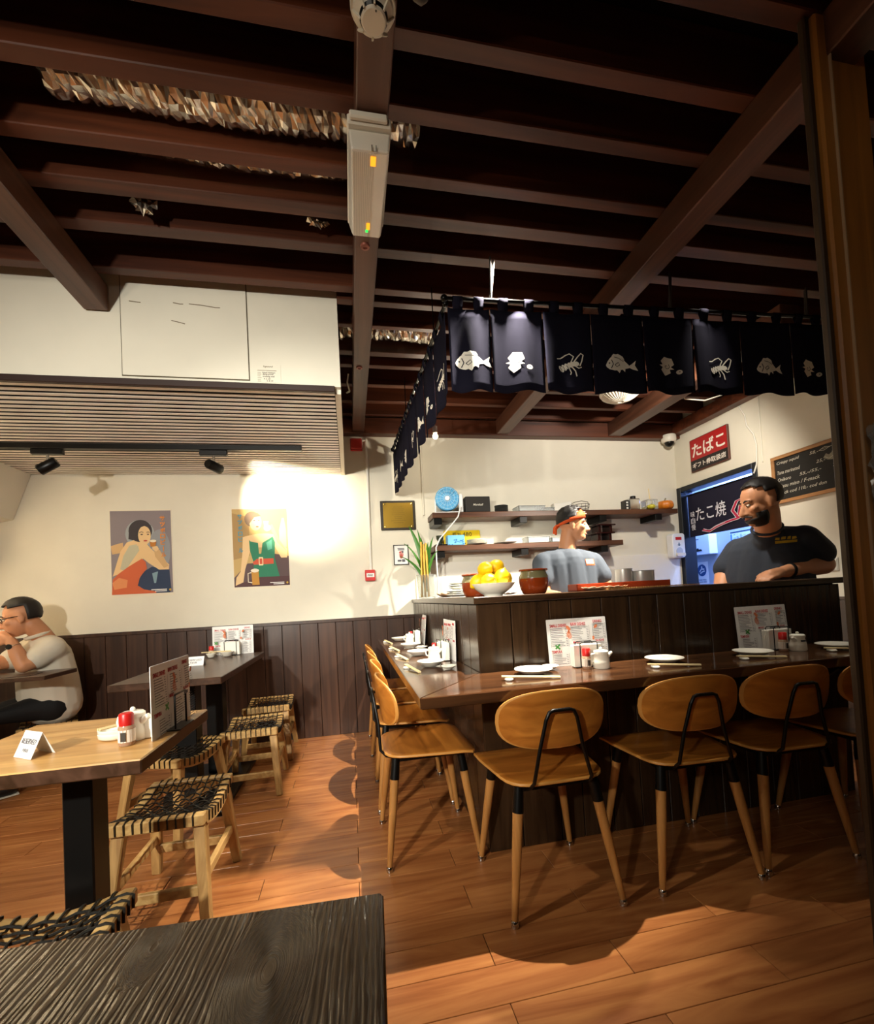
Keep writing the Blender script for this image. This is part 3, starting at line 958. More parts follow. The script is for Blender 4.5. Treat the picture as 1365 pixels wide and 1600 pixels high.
tag(ob('napkin_pack', G().box(-.563, -.533, 1.335, 1.455, TZ, TZ+.055), nap_m, bev=.003), 'pack of white napkins between soy pot and menu on the light table', 'napkins')
def tent(loc, rz, label, w=.078, h=.046, d=.026):
    t = thing('reserved_card', label, 'card', loc, rz)
    g = G()
    for s in (-1, 1):
        g.add([(-w/2, s*d, 0), (w/2, s*d, 0), (w/2, 0, h), (-w/2, 0, h)], [(0, 1, 2, 3)])
    ob('card', g, paper, t, solid=.0008, fixn=True)
    L = math.hypot(d, h)
    uy = V((0, d, h)).normalized()
    o = V((0, -d, 0))
    txt('RESERVED', m_grey, t, o+uy*L*.52+V((0, 0, 0)), (1, 0, 0), uy, w=w*.8, h=L*.2, align='C', off=.0012, shear=.15)
    txt('予約席', m_grey, t, o+uy*L*.22, (1, 0, 0), uy, w=w*.36, align='C', off=.0012)
    return t
tent((-.79, 1.29, TZ), -.60, 'white reserved card standing at the left of the light table', .076, .058, .025)
tent((-.955, 2.955, TZ), .02, 'white reserved card on the front part of the dark back table', .115, .052, .03)
# dark table set
menu((-.86, 3.478, TZ), -.03, -.04, 'printed menu at the back end of the dark table by the wainscot')
napkins((-.86, 3.42, TZ), 0, 'wire napkin holder on the dark table before its menu')
b0 = make_plate('bowl', .045, .032, 'white bowl before the napkin holder on the dark table', (-.865, 3.33, TZ), 'bowls on the dark table', cat='bowl')
dup(b0, (-.965, 3.32, TZ), 0, 'smaller white bowl beside the chopsticks on the dark table').scale = (.72, .72, .9)
shaker((-.985, 3.40, TZ), 'red capped shaker on the dark back table', .075)
chopsticks((-1.02, 3.30), (-.84, 3.335), TZ+.034, 'pair of chopsticks laid over the bowls on the dark table', 'chopsticks on tables', rest=False)

# ------------------------------------------------------------------ on the ledge
LZ = 1.0785
fb = thing('lemon_bowl', 'wide white footed bowl heaped with lemons on the bar ledge corner', 'bowl', (.645, 1.955, LZ))
ob('bowl', G().lathe([(0, 0), (.042, 0), (.044, .006), (.055, .012), (.085, .035), (.101, .055), (.103, .058), (.099, .058), (.08, .038), (.05, .018), (0, .014)], 36), ceram, fb, smooth=50, fixn=True)
lemon_m = mat('lemon_skin', '#e8b90c', .38, bump=.25, bscale=500)
lem = G().lathe([(0, -.047), (.006, -.045), (.012, -.040), (.026, -.030), (.033, -.012), (.034, .006), (.028, .024), (.015, .036), (.006, .041), (.004, .046), (0, .046)], 20)
first = None
for i, (x, y, z, a, b_, l) in enumerate(((-.036, -.052, .074, 1.2, .3, 'lemon at the front left of the bowl'), (-.066, .008, .076, .9, 1.2, 'leftmost lemon, low in the bowl'), (.030, -.040, .090, .25, .4, 'large lemon at the front middle of the bowl'),
      (.066, .016, .082, .6, 2.2, 'rightmost lemon in the bowl'), (-.032, -.006, .132, 1.4, .3, 'topmost lemon on the left of the heap'), (.030, .024, .142, 1.3, 1.9, 'topmost lemon on the right of the heap'), (.0, .058, .080, 1.0, .8, 'lemon hidden at the back of the bowl'))):
    if first is None:
        o = first = ob('lemon', lem, lemon_m, smooth=60, fixn=True)
    else:
        o = first.copy(); S.collection.objects.link(o)
    o.location = (.645+x, 1.955+y, LZ+z-.006)
    o.rotation_euler = (a, .3, b_)
    tag(o, 'yellow '+l, 'lemon', 'lemons in the bowl')
glaze_b = mat('brown_glaze', '#7a2f10', .15)
glaze_g = mat('olive_glaze', '#6d6648', .2)
def crock(loc, s, label):
    t = thing('ceramic_crock', label, 'jar', loc, group='brown glazed crocks')
    ob('body', G().lathe([(0, 0), (.050, 0), (.056, .004), (.067, .030), (.072, .060), (.0715, .075)], 32), glaze_b, t, smooth=50)
    ob('shoulder', G().lathe([(.0715, .075), (.070, .085), (.062, .100), (.061, .108), (.066, .110)], 32), glaze_g, t, smooth=50)
    ob('rim', G().lathe([(.066, .110), (.070, .112), (.0705, .117), (.066, .120), (.058, .119), (.057, .09), (.06, .03), (0, .02)], 32), glaze_b, t, smooth=50)
    t.scale = (s, s, s)
    return t
crock((.842, 1.945, LZ), .96, 'brown glazed crock with olive shoulder, right of the lemon bowl')
crock((.64, 2.235, LZ), .98, 'brown glazed crock half hidden behind the lemon bowl')
dk = mat('stack_glaze', '#c3c2b6', .25)
q = None
for k in range(6):
    o = make_plate('stacked_plate', .062 if k > 2 else .078, .016, ('', )[0], (.645+.003*(k % 2), 2.62, LZ+k*.011 if k < 3 else LZ+.006+k*.0125), 'plates stacked on the ledge', dk)
    o['label'] = ['lowest', 'second', 'third', 'fourth', 'fifth', 'top'][k]+' grey-white plate of the stack on the ledge behind the crocks, counted upward'
shell_m = mat('shell', '#d9b08c', .35, vary=.25, bscale=90)
def shell(loc, rz, s, label):
    g = G()
    vs, fs = [], []
    n = 28
    for k, rr in enumerate((0, .3, .6, .85, 1)):
        for i in range(n):
            a = 2*PI*i/n
            w = 1+.07*math.cos(a*9)*rr
            vs.append((.115*rr*w*math.cos(a), .062*rr*w*math.sin(a), .004+.022*rr**2+.005*rr*math.cos(a*9)))
    for k in range(4):
        for i in range(n):
            a, b = k*n+i, k*n+(i+1) % n
            fs.append((a, b, b+n, a+n))
    g.add(vs, fs)
    o = ob('shell_dish', g, shell_m, solid=.003, smooth=60, loc=loc, rot=(0, 0, rz), fixn=True)
    o.scale = (s, s, s)
    return tag(o, label, 'shell', 'shells on the ledge')
shell((.655, 3.0, LZ), 1.3, 1.15, 'large pinkish shell dish on the left arm of the ledge, before the vase')
shell((1.12, 1.885, LZ), .1, .6, 'white and brown shell at the left end of the bamboo mat')
shell((1.22, 1.875, LZ), .4, .6, 'dark striped shell in the middle of the row before the red tray')
shell((.76, 2.06, LZ), .3, .4, 'small shell behind the lemon bowl on the ledge')
tr = thing('lacquer_tray', 'long red-brown lacquered tray on the ledge before the cook', 'tray', (1.29, 1.955, LZ))
ob('tray', G().box(-.25, .25, -.045, .045, 0, .006).box(-.25, .25, -.045, -.039, 0, .034).box(-.25, .25, .039, .045, 0, .034).box(-.25, -.244, -.045, .045, 0, .034).box(.244, .25, -.045, .045, 0, .034), mat('red_lacquer', '#9c3a1c', .3), tr, bev=.002)
g = G()
for k in range(40):
    g.bar((1.16+k*.0122, 1.838, LZ+.004), (1.16+k*.0122, 1.90, LZ+.004), .0095, .005)
o = ob('bamboo_mat', g, mat('bamboo', '#b98a52', .5)); tag(o, 'rolled out bamboo strip mat along the ledge edge before the tray', 'mat')
pt = thing('steel_pot', 'shiny stainless steel pot at the right of the cook', 'pot', (1.52, 2.10, 1.0))
ob('pot', G().lathe([(0, 0), (.058, 0), (.062, .005), (.062, .165), (.065, .168), (.06, .168), (.058, .01), (0, .008)], 32), mat('pot_steel', '#dcdad4', .3, .55), pt, smooth=40)
ob('pot', G().lathe([(0, 0), (.040, 0), (.043, .005), (.043, .18), (.045, .182), (.040, .18), (.039, .01), (0, .008)], 32, (-.105, .0, 0)), MC['pot_steel'], pt, smooth=40)
wt = thing('kitchen_worktop', 'steel kitchen worktop behind the bar that the pots stand on', 'worktop', (.63, 2.03, 0))
ob('top', G().box(.11, 1.08, -.005, .42, .97, .9999), mat('brushed_steel', '#9a9a98', .35, 1), wt, bev=.002)
ob('cabinet', G().box(.13, 1.06, .0, .40, 0, .97), mat('steel_dark', '#5a5a5a', .5, .8), wt)
# glass vase with bamboo canes and a leafy plant
vs_ = thing('glass_vase', 'glass vase with gold bamboo canes and green leaves on the ledge by the wall', 'vase', (.60, 3.50, LZ))
ob('vase', G().lathe([(0, 0), (.062, 0), (.066, .01), (.072, .10), (.078, .19), (.075, .19), (.069, .10), (.062, .012), (0, .01)], 28), mat('vase_glass', '#f4f8f4', .03, trans=.9), vs_, smooth=50)
gold = mat('gold_cane', '#c79a3c', .3, .4)
for x, y, h in ((-.045, -.06, .44), (-.02, -.075, .42), (.008, -.065, .43)):
    g = G()
    p = []; r = []
    for k in range(12):
        z = .012+h*k/11
        p.append((x*(1-.3*k/11), y*.55*(1-.2*k/11), z)); r.append(.0085 if k % 4 else .0105)
    ob('bamboo_cane', g.tube(p, r, 8), gold, vs_, smooth=40)
leafm = mat('leaf', '#3f7d23', .4, vary=.3, bscale=40)
rr = random.Random(4)
for k, (dx, dy, h, w) in enumerate(((-.17, -.06, .47, .017), (-.12, 0, .60, .02), (-.06, -.05, .56, .019), (.05, -.04, .47, .02), (.08, .02, .50, .02), (.02, -.06, .44, .018), (.10, -.05, .40, .017), (-.02, .04, .50, .018), (.06, .05, .42, .016), (-.2, .02, .36, .015))):
    g = G()
    n = 8
    pts = [V((dx*(.15*u+.85*u*u), dy*(.15*u+.85*u*u), .06+h*(u-.12*u**3*(1 if k % 3 else 1.6)))) for u in [i/n for i in range(n+1)]]
    side = V((.9, -.35, 0)) if k % 2 else V((.75, .6, 0))
    vs, fs = [], []
    for i, p in enumerate(pts):
        u = i/n
        ww = w*(math.sin(PI*min(1, u*.92+.08)))**.8+.001
        vs += [p-side*ww, p+V((0, .004, -.004)), p+side*ww]
    for i in range(n):
        for j in (0, 1):
            fs.append((i*3+j, i*3+j+1, i*3+j+4, i*3+j+3))
    ob('leaf', g.add(vs, fs), leafm, vs_, smooth=70)

# ------------------------------------------------------------------ shelves and what they carry
shelf_m = wood('shelf_wood', '#3a2114', '#5e3a24', 0, 4, 16, .4, .08)
def shelf(x0, x1, z, bx, label, nm):
    t = thing('kitchen_shelf', label, 'shelf', (x0, YB, z), group='kitchen wall shelves')
    ob('board', G().box(0, x1-x0, -.235, -.001, -.045, 0), shelf_m, t, bev=.003)
    for x in bx:
        ob('bracket', G().box(x-x0-.034, x-x0+.034, -.225, -.001, -.10, -.0455), black_m, t, bev=.003)
shelf(.69, 2.995, 1.782, (.735, 1.485, 2.24, 2.80), 'long upper dark wooden shelf on the kitchen wall, with the fan', 1)
shelf(.69, 2.415, 1.508, (.745, 1.48, 2.235), 'shorter lower dark wooden shelf on the kitchen wall, with the yellow plate', 1)
UZ, LZ2, SY = 1.7825, 1.5085, 3.63
# fan
fn = thing('desk_fan', 'small light blue round fan with white cage on the upper shelf', 'fan', (.835, 3.62, UZ), rz=-.12)
fb_m, fw_m = mat('fan_blue', '#5aa9d8', .35), mat('fan_white', '#e8ebec', .4)
ob('ring', G().lathe([(.098, .02), (.102, .01), (.102, -.03), (.095, -.034), (.092, -.02), (.094, .018)], 36, (0, 0, .125), axis='y'), fb_m, fn, smooth=40, fixn=True)
g = G()
for r in (.03, .06, .088):
    g.tube([(r*math.cos(2*PI*i/28), -.03, .125+r*math.sin(2*PI*i/28)) for i in range(29)], .0018, 5, cap=False)
for i in range(16):
    a = 2*PI*i/16
    g.tube([(.022*math.cos(a), -.032, .125+.022*math.sin(a)), (.096*math.cos(a), -.028, .125+.096*math.sin(a))], .0016, 5)
ob('grille', g, mat('fan_grille', '#a9d4ee', .35), fn)
ob('hub', G().lathe([(0, .036), (.018, .034), (.022, .028), (.022, -.02), (0, -.02)], 20, (0, 0, .125), axis='y'), fw_m, fn, smooth=40)
g = G()
for i in range(5):
    a = 2*PI*i/5
    p = [V((.02*math.cos(a), -.005, .125+.02*math.sin(a))), V((.085*math.cos(a-.35), -.012, .125+.085*math.sin(a-.35))), V((.088*math.cos(a+.25), .004, .125+.088*math.sin(a+.25))), V((.03*math.cos(a+.6), .008, .125+.03*math.sin(a+.6)))]
    g.add(p, [(0, 1, 2, 3)])
ob('blade', g, mat('fan_blade', '#4a93c4', .35), fn, solid=.002)
ob('motor_housing', G().lathe([(0, .0), (.05, -.002), (.06, -.03), (.045, -.055), (0, -.06)], 24, (0, .03, .125), axis='y'), fw_m, fn, smooth=50, fixn=True)
ob('base', G().tube([(-.10, 0, .125), (-.105, 0, .02), (-.10, -.02, .006), (.10, -.02, .006), (.105, 0, .02), (.10, 0, .125)], .007, 8).tube([(-.10, -.02, .006), (-.08, .06, .006), (.08, .06, .006), (.10, -.02, .006)], .006, 8), fw_m, fn, smooth=60)
ob('side_arm', G().bar((.115, -.01, .16), (.115, .0, .005), .03, .05), fw_m, fn, bev=.006)
tag(ob('fan_cable', G().tube([(.93, 3.54, 1.83), (.90, 3.53, 1.74), (.83, 3.53, 1.66), (.735, 3.53, 1.56), (.70, 3.53, 1.49), (.70, 3.54, 1.35), (.705, 3.55, 1.22), (.70, 3.55, LZ+.006), (.72, 3.40, LZ+.006)], .006, 6), fw_m, smooth=60), 'white fan cable hanging from the upper shelf down to the ledge', 'cable')
sp = thing('speaker', 'black rectangular speaker with script lettering, right of the fan on the upper shelf', 'speaker', (1.09, 3.62, UZ))
ob('case', G().box(-.108, .108, -.045, .045, .001, .135), mat('speaker_vinyl', '#1b1918', .6, bump=.3, bscale=400), sp, bev=.006, segs=2)
ob('grille', G().box(-.098, .098, -.0475, -.0445, .012, .124), mat('speaker_cloth', '#2a2724', .8, bump=.5, bscale=800), sp)
txt('Marshall', mat('script_white', '#d8d4c6', .4, .3), sp, (-.045, -.0478, .055), (1, 0, 0), (0, 0, 1), w=.09, shear=.35, bold=.01)
q = None
for k in range(5):
    o = make_plate('saucer', .060, .010, ['lowest', 'second', 'middle', 'fourth', 'top'][k]+' dark grey saucer of the stack beside the speaker, counted upward', (1.31, 3.62, UZ+.0005+k*.0115), 'dark saucers on the upper shelf', mat('dark_saucer', '#4a4a48', .35))
clear = mat('clear_plastic', '#eef2f2', .12, trans=.75)
def tub(x, w, d, h, label, m=clear, z=UZ):
    g = G()
    g.box(-w/2, w/2, -d/2, d/2, .0005, .004)
    for a, b, c_, e in ((-w/2, -w/2+.004, -d/2, d/2), (w/2-.004, w/2, -d/2, d/2), (-w/2, w/2, -d/2, -d/2+.004), (-w/2, w/2, d/2-.004, d/2)):
        g.box(a, b, c_, e, .0005, h)
    g.box(-w/2-.005, w/2+.005, -d/2-.005, d/2+.005, h, h+.004)
    return tag(ob('storage_tub', g, m, loc=(x, 3.64, z)), label, 'tub', 'plastic tubs on the shelves')
tub(1.57, .24, .15, .045, 'flat clear plastic tub on the upper shelf, right of the dark saucers')
tub(1.72, .12, .13, .028, 'low clear plastic lid box beside the white paper bag on the upper shelf')
bgm = mat('white_packet', '#d9d6cc', .55)
g = G().prism([(-.08, 0), (.08, 0), (.10, .085), (.02, .075), (-.075, .07)], .07, org=(0, .035, 0), ux=(1, 0, 0), uy=(0, 0, 1))
tag(ob('paper_packet', g, bgm, bev=.006, loc=(1.86, 3.62, UZ+.001)), 'white paper packet behind the cook on the upper shelf', 'packet')
bk_ = thing('wire_basket', 'small wire basket with a looped handle above the cook on the upper shelf', 'basket', (2.07, 3.62, UZ))
for z, r in ((.003, .055), (.03, .06), (.058, .066)):
    ob('wire_ring', G().tube([(r*math.cos(2*PI*i/24), r*math.sin(2*PI*i/24), z) for i in range(25)], .0025, 5, cap=False), mat('wire_grey', '#6d6b66', .35, .8), bk_, smooth=60)
g = G()
for i in range(12):
    a = 2*PI*i/12
    g.tube([(.055*math.cos(a), .055*math.sin(a), .003), (.066*math.cos(a), .066*math.sin(a), .058)], .0016, 4)
ob('wire_side', g, MC['wire_grey'], bk_)
ob('handle', G().tube([(.066, 0, .055), (.06, 0, .085), (.0, 0, .094), (-.06, 0, .085), (-.11, 0, .066)], .003, 6), MC['wire_grey'], bk_, smooth=60)
tn = thing('tea_tin', 'shiny metal tin with a black cap on the right of the upper shelf', 'tin', (2.555, 3.62, UZ))
ob('tin', G().box(-.035, .075, -.04, .04, .0005, .105), chrome, tn, bev=.008, segs=2)
ob('cap', G().lathe([(0, .105), (.025, .105), (.025, .128), (.022, .131), (0, .131)], 16, (.03, 0, 0)), black_m, tn, smooth=40)
ob('side_panel', G().box(-.075, -.036, -.035, .035, .0005, .09), mat('tin_black', '#1f1e1c', .4), tn, bev=.003)
ob('label', G().box(-.065, -.046, -.0365, -.0352, .01, .025).box(-.065, -.046, -.0365, -.0352, .035, .05).box(-.065, -.046, -.0365, -.0352, .06, .075), bgm, tn)
jr = thing('oil_jar', 'clear square jar of yellow oil with a wooden brush standing in it', 'jar', (2.755, 3.62, UZ))
ob('jar', G().box(-.055, .055, -.05, .05, .0005, .095), clear, jr, bev=.008, segs=2)
ob('oil', G().box(-.048, .048, -.043, .043, .006, .035), mat('oil', '#c7b429', .2), jr, bev=.005)
ob('brush_handle', G().tube([(.01, 0, .03), (.0, 0, .20)], [.006, .0045], 8), chop_m, jr, smooth=50)
def pumpkin(loc, r, m, label):
    t = thing('pumpkin', label, 'pumpkin', loc, group='pumpkins on the upper shelf')
    g = G()
    vs, fs = [], []
    n, k = 40, 10
    for i in range(k+1):
        th = PI*i/k
        for j in range(n):
            a = 2*PI*j/n
            rib = 1-.09*(1-abs(math.sin(a*4.5)))
            q = r*rib*(math.sin(th)**.85 if math.sin(th) > 0 else 0)
            z = -r*.72*math.cos(th)*(1-.28*abs(math.cos(th))**3)
            vs.append((q*math.cos(a), q*math.sin(a), z+r*.53))
    for i in range(k):
        for j in range(n):
            a, b = i*n+j, i*n+(j+1) % n
            fs.append((a, b, b+n, a+n))
    ob('fruit', g.add(vs, fs), m, t, smooth=60, fixn=True)
    ob('stem', G().tube([(0, 0, r*.95), (.004, 0, r*1.2), (.012, 0, r*1.38)], [r*.12, r*.07, r*.09], 8), mat('stalk', '#7f7a62', .7), t, smooth=60)
pumpkin((2.915, 3.62, UZ), .078, mat('pumpkin_orange', '#c9741f', .4, vary=.15, bscale=60), 'orange ribbed pumpkin with grey stalk at the right end of the upper shelf')
pumpkin((2.72, 3.555, UZ), .036, mat('pumpkin_yellow', '#b9b02c', .4), 'tiny yellow green pumpkin in front of the oil jar')
# lower shelf
cu = thing('wooden_cup', 'small dark green cup on a flat stand at the left end of the lower shelf', 'cup', (.755, 3.62, LZ2))
ob('stand', G().box(-.05, .05, -.05, .05, .0005, .012), black_m, cu, bev=.003)
ob('cup', G().lathe([(0, .0125), (.018, .0125), (.014, .035), (.03, .06), (.032, .088), (.028, .088), (.02, .05), (0, .045)], 16), mat('dark_green', '#28301c', .4), cu, smooth=50)
bx = thing('carton_box', 'light blue patterned carton on the lower shelf', 'carton', (.88, 3.60, LZ2))
ob('carton', G().box(-.072, .072, -.04, .04, .0005, .083), mat('carton_blue', '#6fb2dc', .5), bx, bev=.002)
rr = random.Random(2)
lay = []
for k in range(16):
    x, z = rr.random()*.9+.05, rr.random()*.5+.05
    lay.append((mat('carton_dark', '#2f74ae', .5), ell(x, z, .05*rr.random()+.02, .06, 8, rot=rr.random()*3)))
art(bx, (-.072, -.040, 0), (1, 0, 0), (0, 0, 1), .144, .083, lay)
np_ = thing('number_plate', 'yellow number plate leaning on the wall behind the blue carton', 'plate', (.985, 3.755, LZ2+.001), rot=(-.12, 0, 0))
ob('plate', G().prism(rrect(-.165, .165, 0, .152, .012), .002, org=(0, 0, 0), ux=(1, 0, 0), uy=(0, 0, 1)), mat('plate_yellow', '#e3c21f', .4), np_)
pk = mat('plate_black', '#1d1c18', .5)
txt('駅', pk, np_, (-.085, -.0022, .098), (1, 0, 0), (0, 0, 1), w=.03, h=.034)
txt('前', pk, np_, (-.04, -.0022, .098), (1, 0, 0), (0, 0, 1), w=.03, h=.034)
txt('480', pk, np_, (.005, -.0022, .098), (1, 0, 0), (0, 0, 1), w=.085, h=.036)
txt('9-', pk, np_, (-.03, -.0022, .012), (1, 0, 0), (0, 0, 1), w=.06, h=.065, bold=.02)
for k in range(4):
    make_plate('shelf_plate', .088, .010, ['lowest', 'second', 'third', 'top'][k]+' white plate of the stack before the yellow plate, counted upward', (1.075, 3.62, LZ2+.0005+k*.0105), 'white plates on the lower shelf')
make_plate('shelf_plate', .10, .012, 'flat white dish alone in the middle of the lower shelf', (1.33, 3.63, LZ2+.0005))
for k in range(2):
    tub(1.62+.22*k, .20, .13, .05-.012*k, ['clear plastic tub left of the cook on the lower shelf', 'clear plastic tub just behind the cook on the lower shelf'][k], z=LZ2)
lac = mat('dark_lacquer', '#2a0c0a', .2)
for k, (x, zz) in enumerate(((2.24, 0), (2.25, .072))):
    t = thing('lacquer_stand', ['lower footed dark lacquer stand on the lower shelf, right of the cook', 'upper footed dark lacquer stand stacked on the other'][k], 'stand', (x, 3.62, LZ2+.0005+zz), group='lacquer stands')
    ob('top', G().prism(rrect(-.10, .10, -.08, .08, .02), .012, org=(0, 0, .059)), lac, t, bev=.003)
    for sx in (-1, 1):
        ob('leg', G().box(sx*.055-.013, sx*.055+.013, -.06, .06, 0, .0588), lac, t, bev=.002)
# ------------------------------------------------------------------ noren curtain on its rods
rod_m = mat('rod_black', '#121110', .25, .6)
def FR(u): return V((.473+2.05*u, 1.85, 2.397+.056*u))            # front rod, corner -> right
def LR(u): return V((.472-.06*u, 1.88+1.88*u, 2.385-.013*u))     # left rod, corner -> wall
t = thing('curtain_rod', 'black rod along the bar front carrying the indigo curtain', 'rod', FR(0))
p, q = FR(-.005)-FR(0), FR(1.02)-FR(0)
ob('rod', G().tube([p, q], .009, 10), rod_m, t, smooth=50)
ob('end_cap', G().ball(p, .016, 10, 8), rod_m, t, smooth=60)
for u, zt in ((.10, .21), (.55, .19), (.95, .165)):
    a = FR(u)-FR(0)
    g = G().tube([a, a+V((.012, .008, zt))], .005, 6).tube([a+V((.0, .01, 0)), a+V((.035, .03, zt))], .007, 6)
    ob('hanger', g, mat('bracket_steel', '#4a4640', .4, .6), t)
t2 = thing('curtain_rod', 'black rod running back to the wall carrying the side curtain', 'rod', LR(0))
ob('rod', G().tube([LR(0)-LR(0), LR(1)-LR(0)], .009, 10), rod_m, t2, smooth=50)
ob('end_cap', G().ball(LR(1)-LR(0), .018, 10, 8), rod_m, t2, smooth=60)
ob('end_cap', G().ball(V((0, -.01, 0)), .015, 10, 8), rod_m, t2, smooth=60)
for u in (.12, .6):
    a = LR(u)-LR(0)
    ob('hanger', G().tube([a, a+V((0, 0, 2.625-LR(u).z))], .003, 6), rod_m, t2)

def fish():
    body = [(-.5, .02), (-.44, .16), (-.34, .30), (-.18, .40), (.02, .36), (.20, .22), (.34, .09), (.38, .03), (.36, -.04), (.2, -.10), (.0, -.19), (-.2, -.21), (-.38, -.15), (-.47, -.06)]
    tail = [(.36, .05), (.46, .13), (.60, .26), (.56, .08), (.66, -.14), (.50, -.09), (.37, -.03)]
    dors = [(-.30, .34), (-.22, .46), (-.12, .44), (-.04, .47), (.06, .42), (.14, .38), (.2, .25), (.0, .36)]
    fin = [(-.12, -.19), (-.02, -.30), (.04, -.19)]
    fin2 = [(.1, -.13), (.2, -.22), (.22, -.10)]
    dark = [stroke([(-.30, .22), (-.24, .05), (-.32, -.12)], .03), stroke([(-.18, .02), (-.05, .12), (.0, .02), (-.12, -.06), (-.18, .02)], .025),
            ell(-.38, .09, .028, .028, 10), stroke([(-.2, .33), (.0, .28), (.16, .18)], .02)]
    return [body, tail, dors, fin, fin2], dark
def shellm():
    star = []
    for i in range(18):
        a = 2*PI*i/18
        r = .36 if i % 2 else .20
        if i in (3, 5, 13): r = .50
        star.append((r*math.cos(a)-.15, r*.85*math.sin(a)+.08))
    return [star, ell(.38, -.16, .13, .10, 14)], [stroke([(-.15+.02*k*math.cos(k*.9), .08+.018*k*math.sin(k*.9)) for k in range(1, 9)], .025), ell(.39, -.15, .03, .022, 8)]
def shrimp():
    segs = []
    for k in range(6):
        a = -.4+k*.42
        cx, cy = -.30+.11*k, -.12+.10*math.sin(k*.5)+.03*k
        segs.append(ell(cx, cy, .075, .13-.005*k, 12, rot=.7))
    ant = [stroke([(.12, .12), (.30, .35), (.42, .46), (.50, .38), (.44, .16), (.36, -.02)], .045), stroke([(.05, .15), (.16, .38), (.02, .50), (-.12, .44), (-.32, .28), (-.46, .24)], .04),
           stroke([(.1, -.02), (.2, -.18), (.24, -.40)], .04), stroke([(.18, .03), (.32, -.1), (.42, -.08)], .035), stroke([(0, -.05), (.06, -.22), (.03, -.30)], .035)]
    return segs+ant, [stroke([(-.36, -.05), (-.28, -.20)], .02), stroke([(-.24, .0), (-.15, -.14)], .02), stroke([(-.1, .05), (-.02, -.08)], .02)]
MOT = [fish, shellm, shrimp]
MSC = [(.145, .135), (.125, .125), (.135, .135)]

def noren(rodf, n, widths, label, name, drop, order, out, tabs=2):
    root = thing('indigo_curtain', label, 'curtain', rodf(0))
    o0 = rodf(0)
    tot = sum(widths)
    acc = 0
    d = (rodf(1)-rodf(0)).normalized()
    L = (rodf(1)-rodf(0)).length
    for k in range(n):
        a, b = acc/tot, (acc+widths[k])/tot
        acc += widths[k]
        ph = random.uniform(0, 6)
        am = random.uniform(.005, .010)
        base = rodf(a); wid = (rodf(b)-rodf(a)).length-.004
        sag = random.uniform(.0, .012)
        def surf(u, v, off=0, base=base, wid=wid, ph=ph, am=am, sag=sag):
            # u along the rod 0..1, v 0 at the top hem .. 1 at the bottom
            p = base+d*(wid*u+.002)
            w = am*math.sin(u*9+ph)*(.35+.65*v)+am*.6*math.sin(u*4.1+ph*2)*v
            return p+out*(w+off)+V((0, 0, -.040-(drop-.040)*v-sag*math.sin(PI*u)*(1-v)*.8+.006*math.sin(u*7+ph)*v))-o0
        g = G().grid(lambda u, v: surf(u, v), 18, 10)
        for s in range(tabs):
            uu = (s+.5)/tabs if tabs > 1 else .5
            tw = .022/wid
            for e in (0,):
                def tabf(x, y, uu=uu, tw=tw):
                    ang = PI*2*y
                    u = uu+(x-.5)*2*tw
                    top = base+d*(wid*u+.002)-o0
                    # loop round the rod and down to the hem, front and back
                    if y < .3:
                        f = y/.3
                        return surf(u, 0)*(1-f)+(top+out*.011)*f
                    if y > .7:
                        f = (y-.7)/.3
                        return (top-out*.011)*(1-f)+surf(u, .0, -.002)*f
                    f = (y-.3)/.4*PI
                    return top+out*.011*math.cos(f)+V((0, 0, .011*math.sin(f)))
                g.grid(tabf, 1, 9)
        pn = ob('panel', g, indigo, root, solid=.0016, smooth=60)
        mo = order[k]
        if mo is None: continue
        lights, darks = MOT[mo]()
        sx, sy = MSC[mo]
        cu, cv = .5, .66
        for nm, polys, mm, off in (('print', lights, clothw, .0022), ('print_lines', darks, indigo, .0032)):
            pg_ = G()
            bm = bmesh.new()
            for pl_ in polys:
                vv = [bm.verts.new((x, y, 0)) for x, y in pl_]
                try: bm.faces.new(vv)
                except ValueError: pass
            bmesh.ops.triangulate(bm, faces=bm.faces)
            bmesh.ops.subdivide_edges(bm, edges=[e for e in bm.edges if e.calc_length() > .12], cuts=2, use_grid_fill=True)
            bmesh.ops.triangulate(bm, faces=bm.faces)
            bm.verts.index_update()
            flip = 1 if out.y < -.5 else -1
            pg_.v = [tuple(surf(cu+flip*v.co.x*sx/wid, cv-v.co.y*sy/drop, off)) for v in bm.verts]
            pg_.f = [tuple(v.index for v in (f.verts if flip > 0 else reversed(f.verts))) for f in bm.faces]
            pg_.m = [0]*len(pg_.f)
            bm.free()
            ob(nm, pg_, mm, pn)
    return root
random.seed(11)
noren(FR, 8, [.194, .249, .240, .267, .275, .273, .304, .224], 'dark indigo shop curtain with printed fish, shells and shrimps across the bar front', 'front', .415, [0, 1, 2, 0, 1, 2, 0, 1], V((0, -1, 0)))
noren(LR, 7, [.27]*7, 'side curtain of indigo panels hanging from the corner back to the wall', 'side', .40, [2, 1, 0, 2, 1, 0, 2], V((-1, 0, 0)))

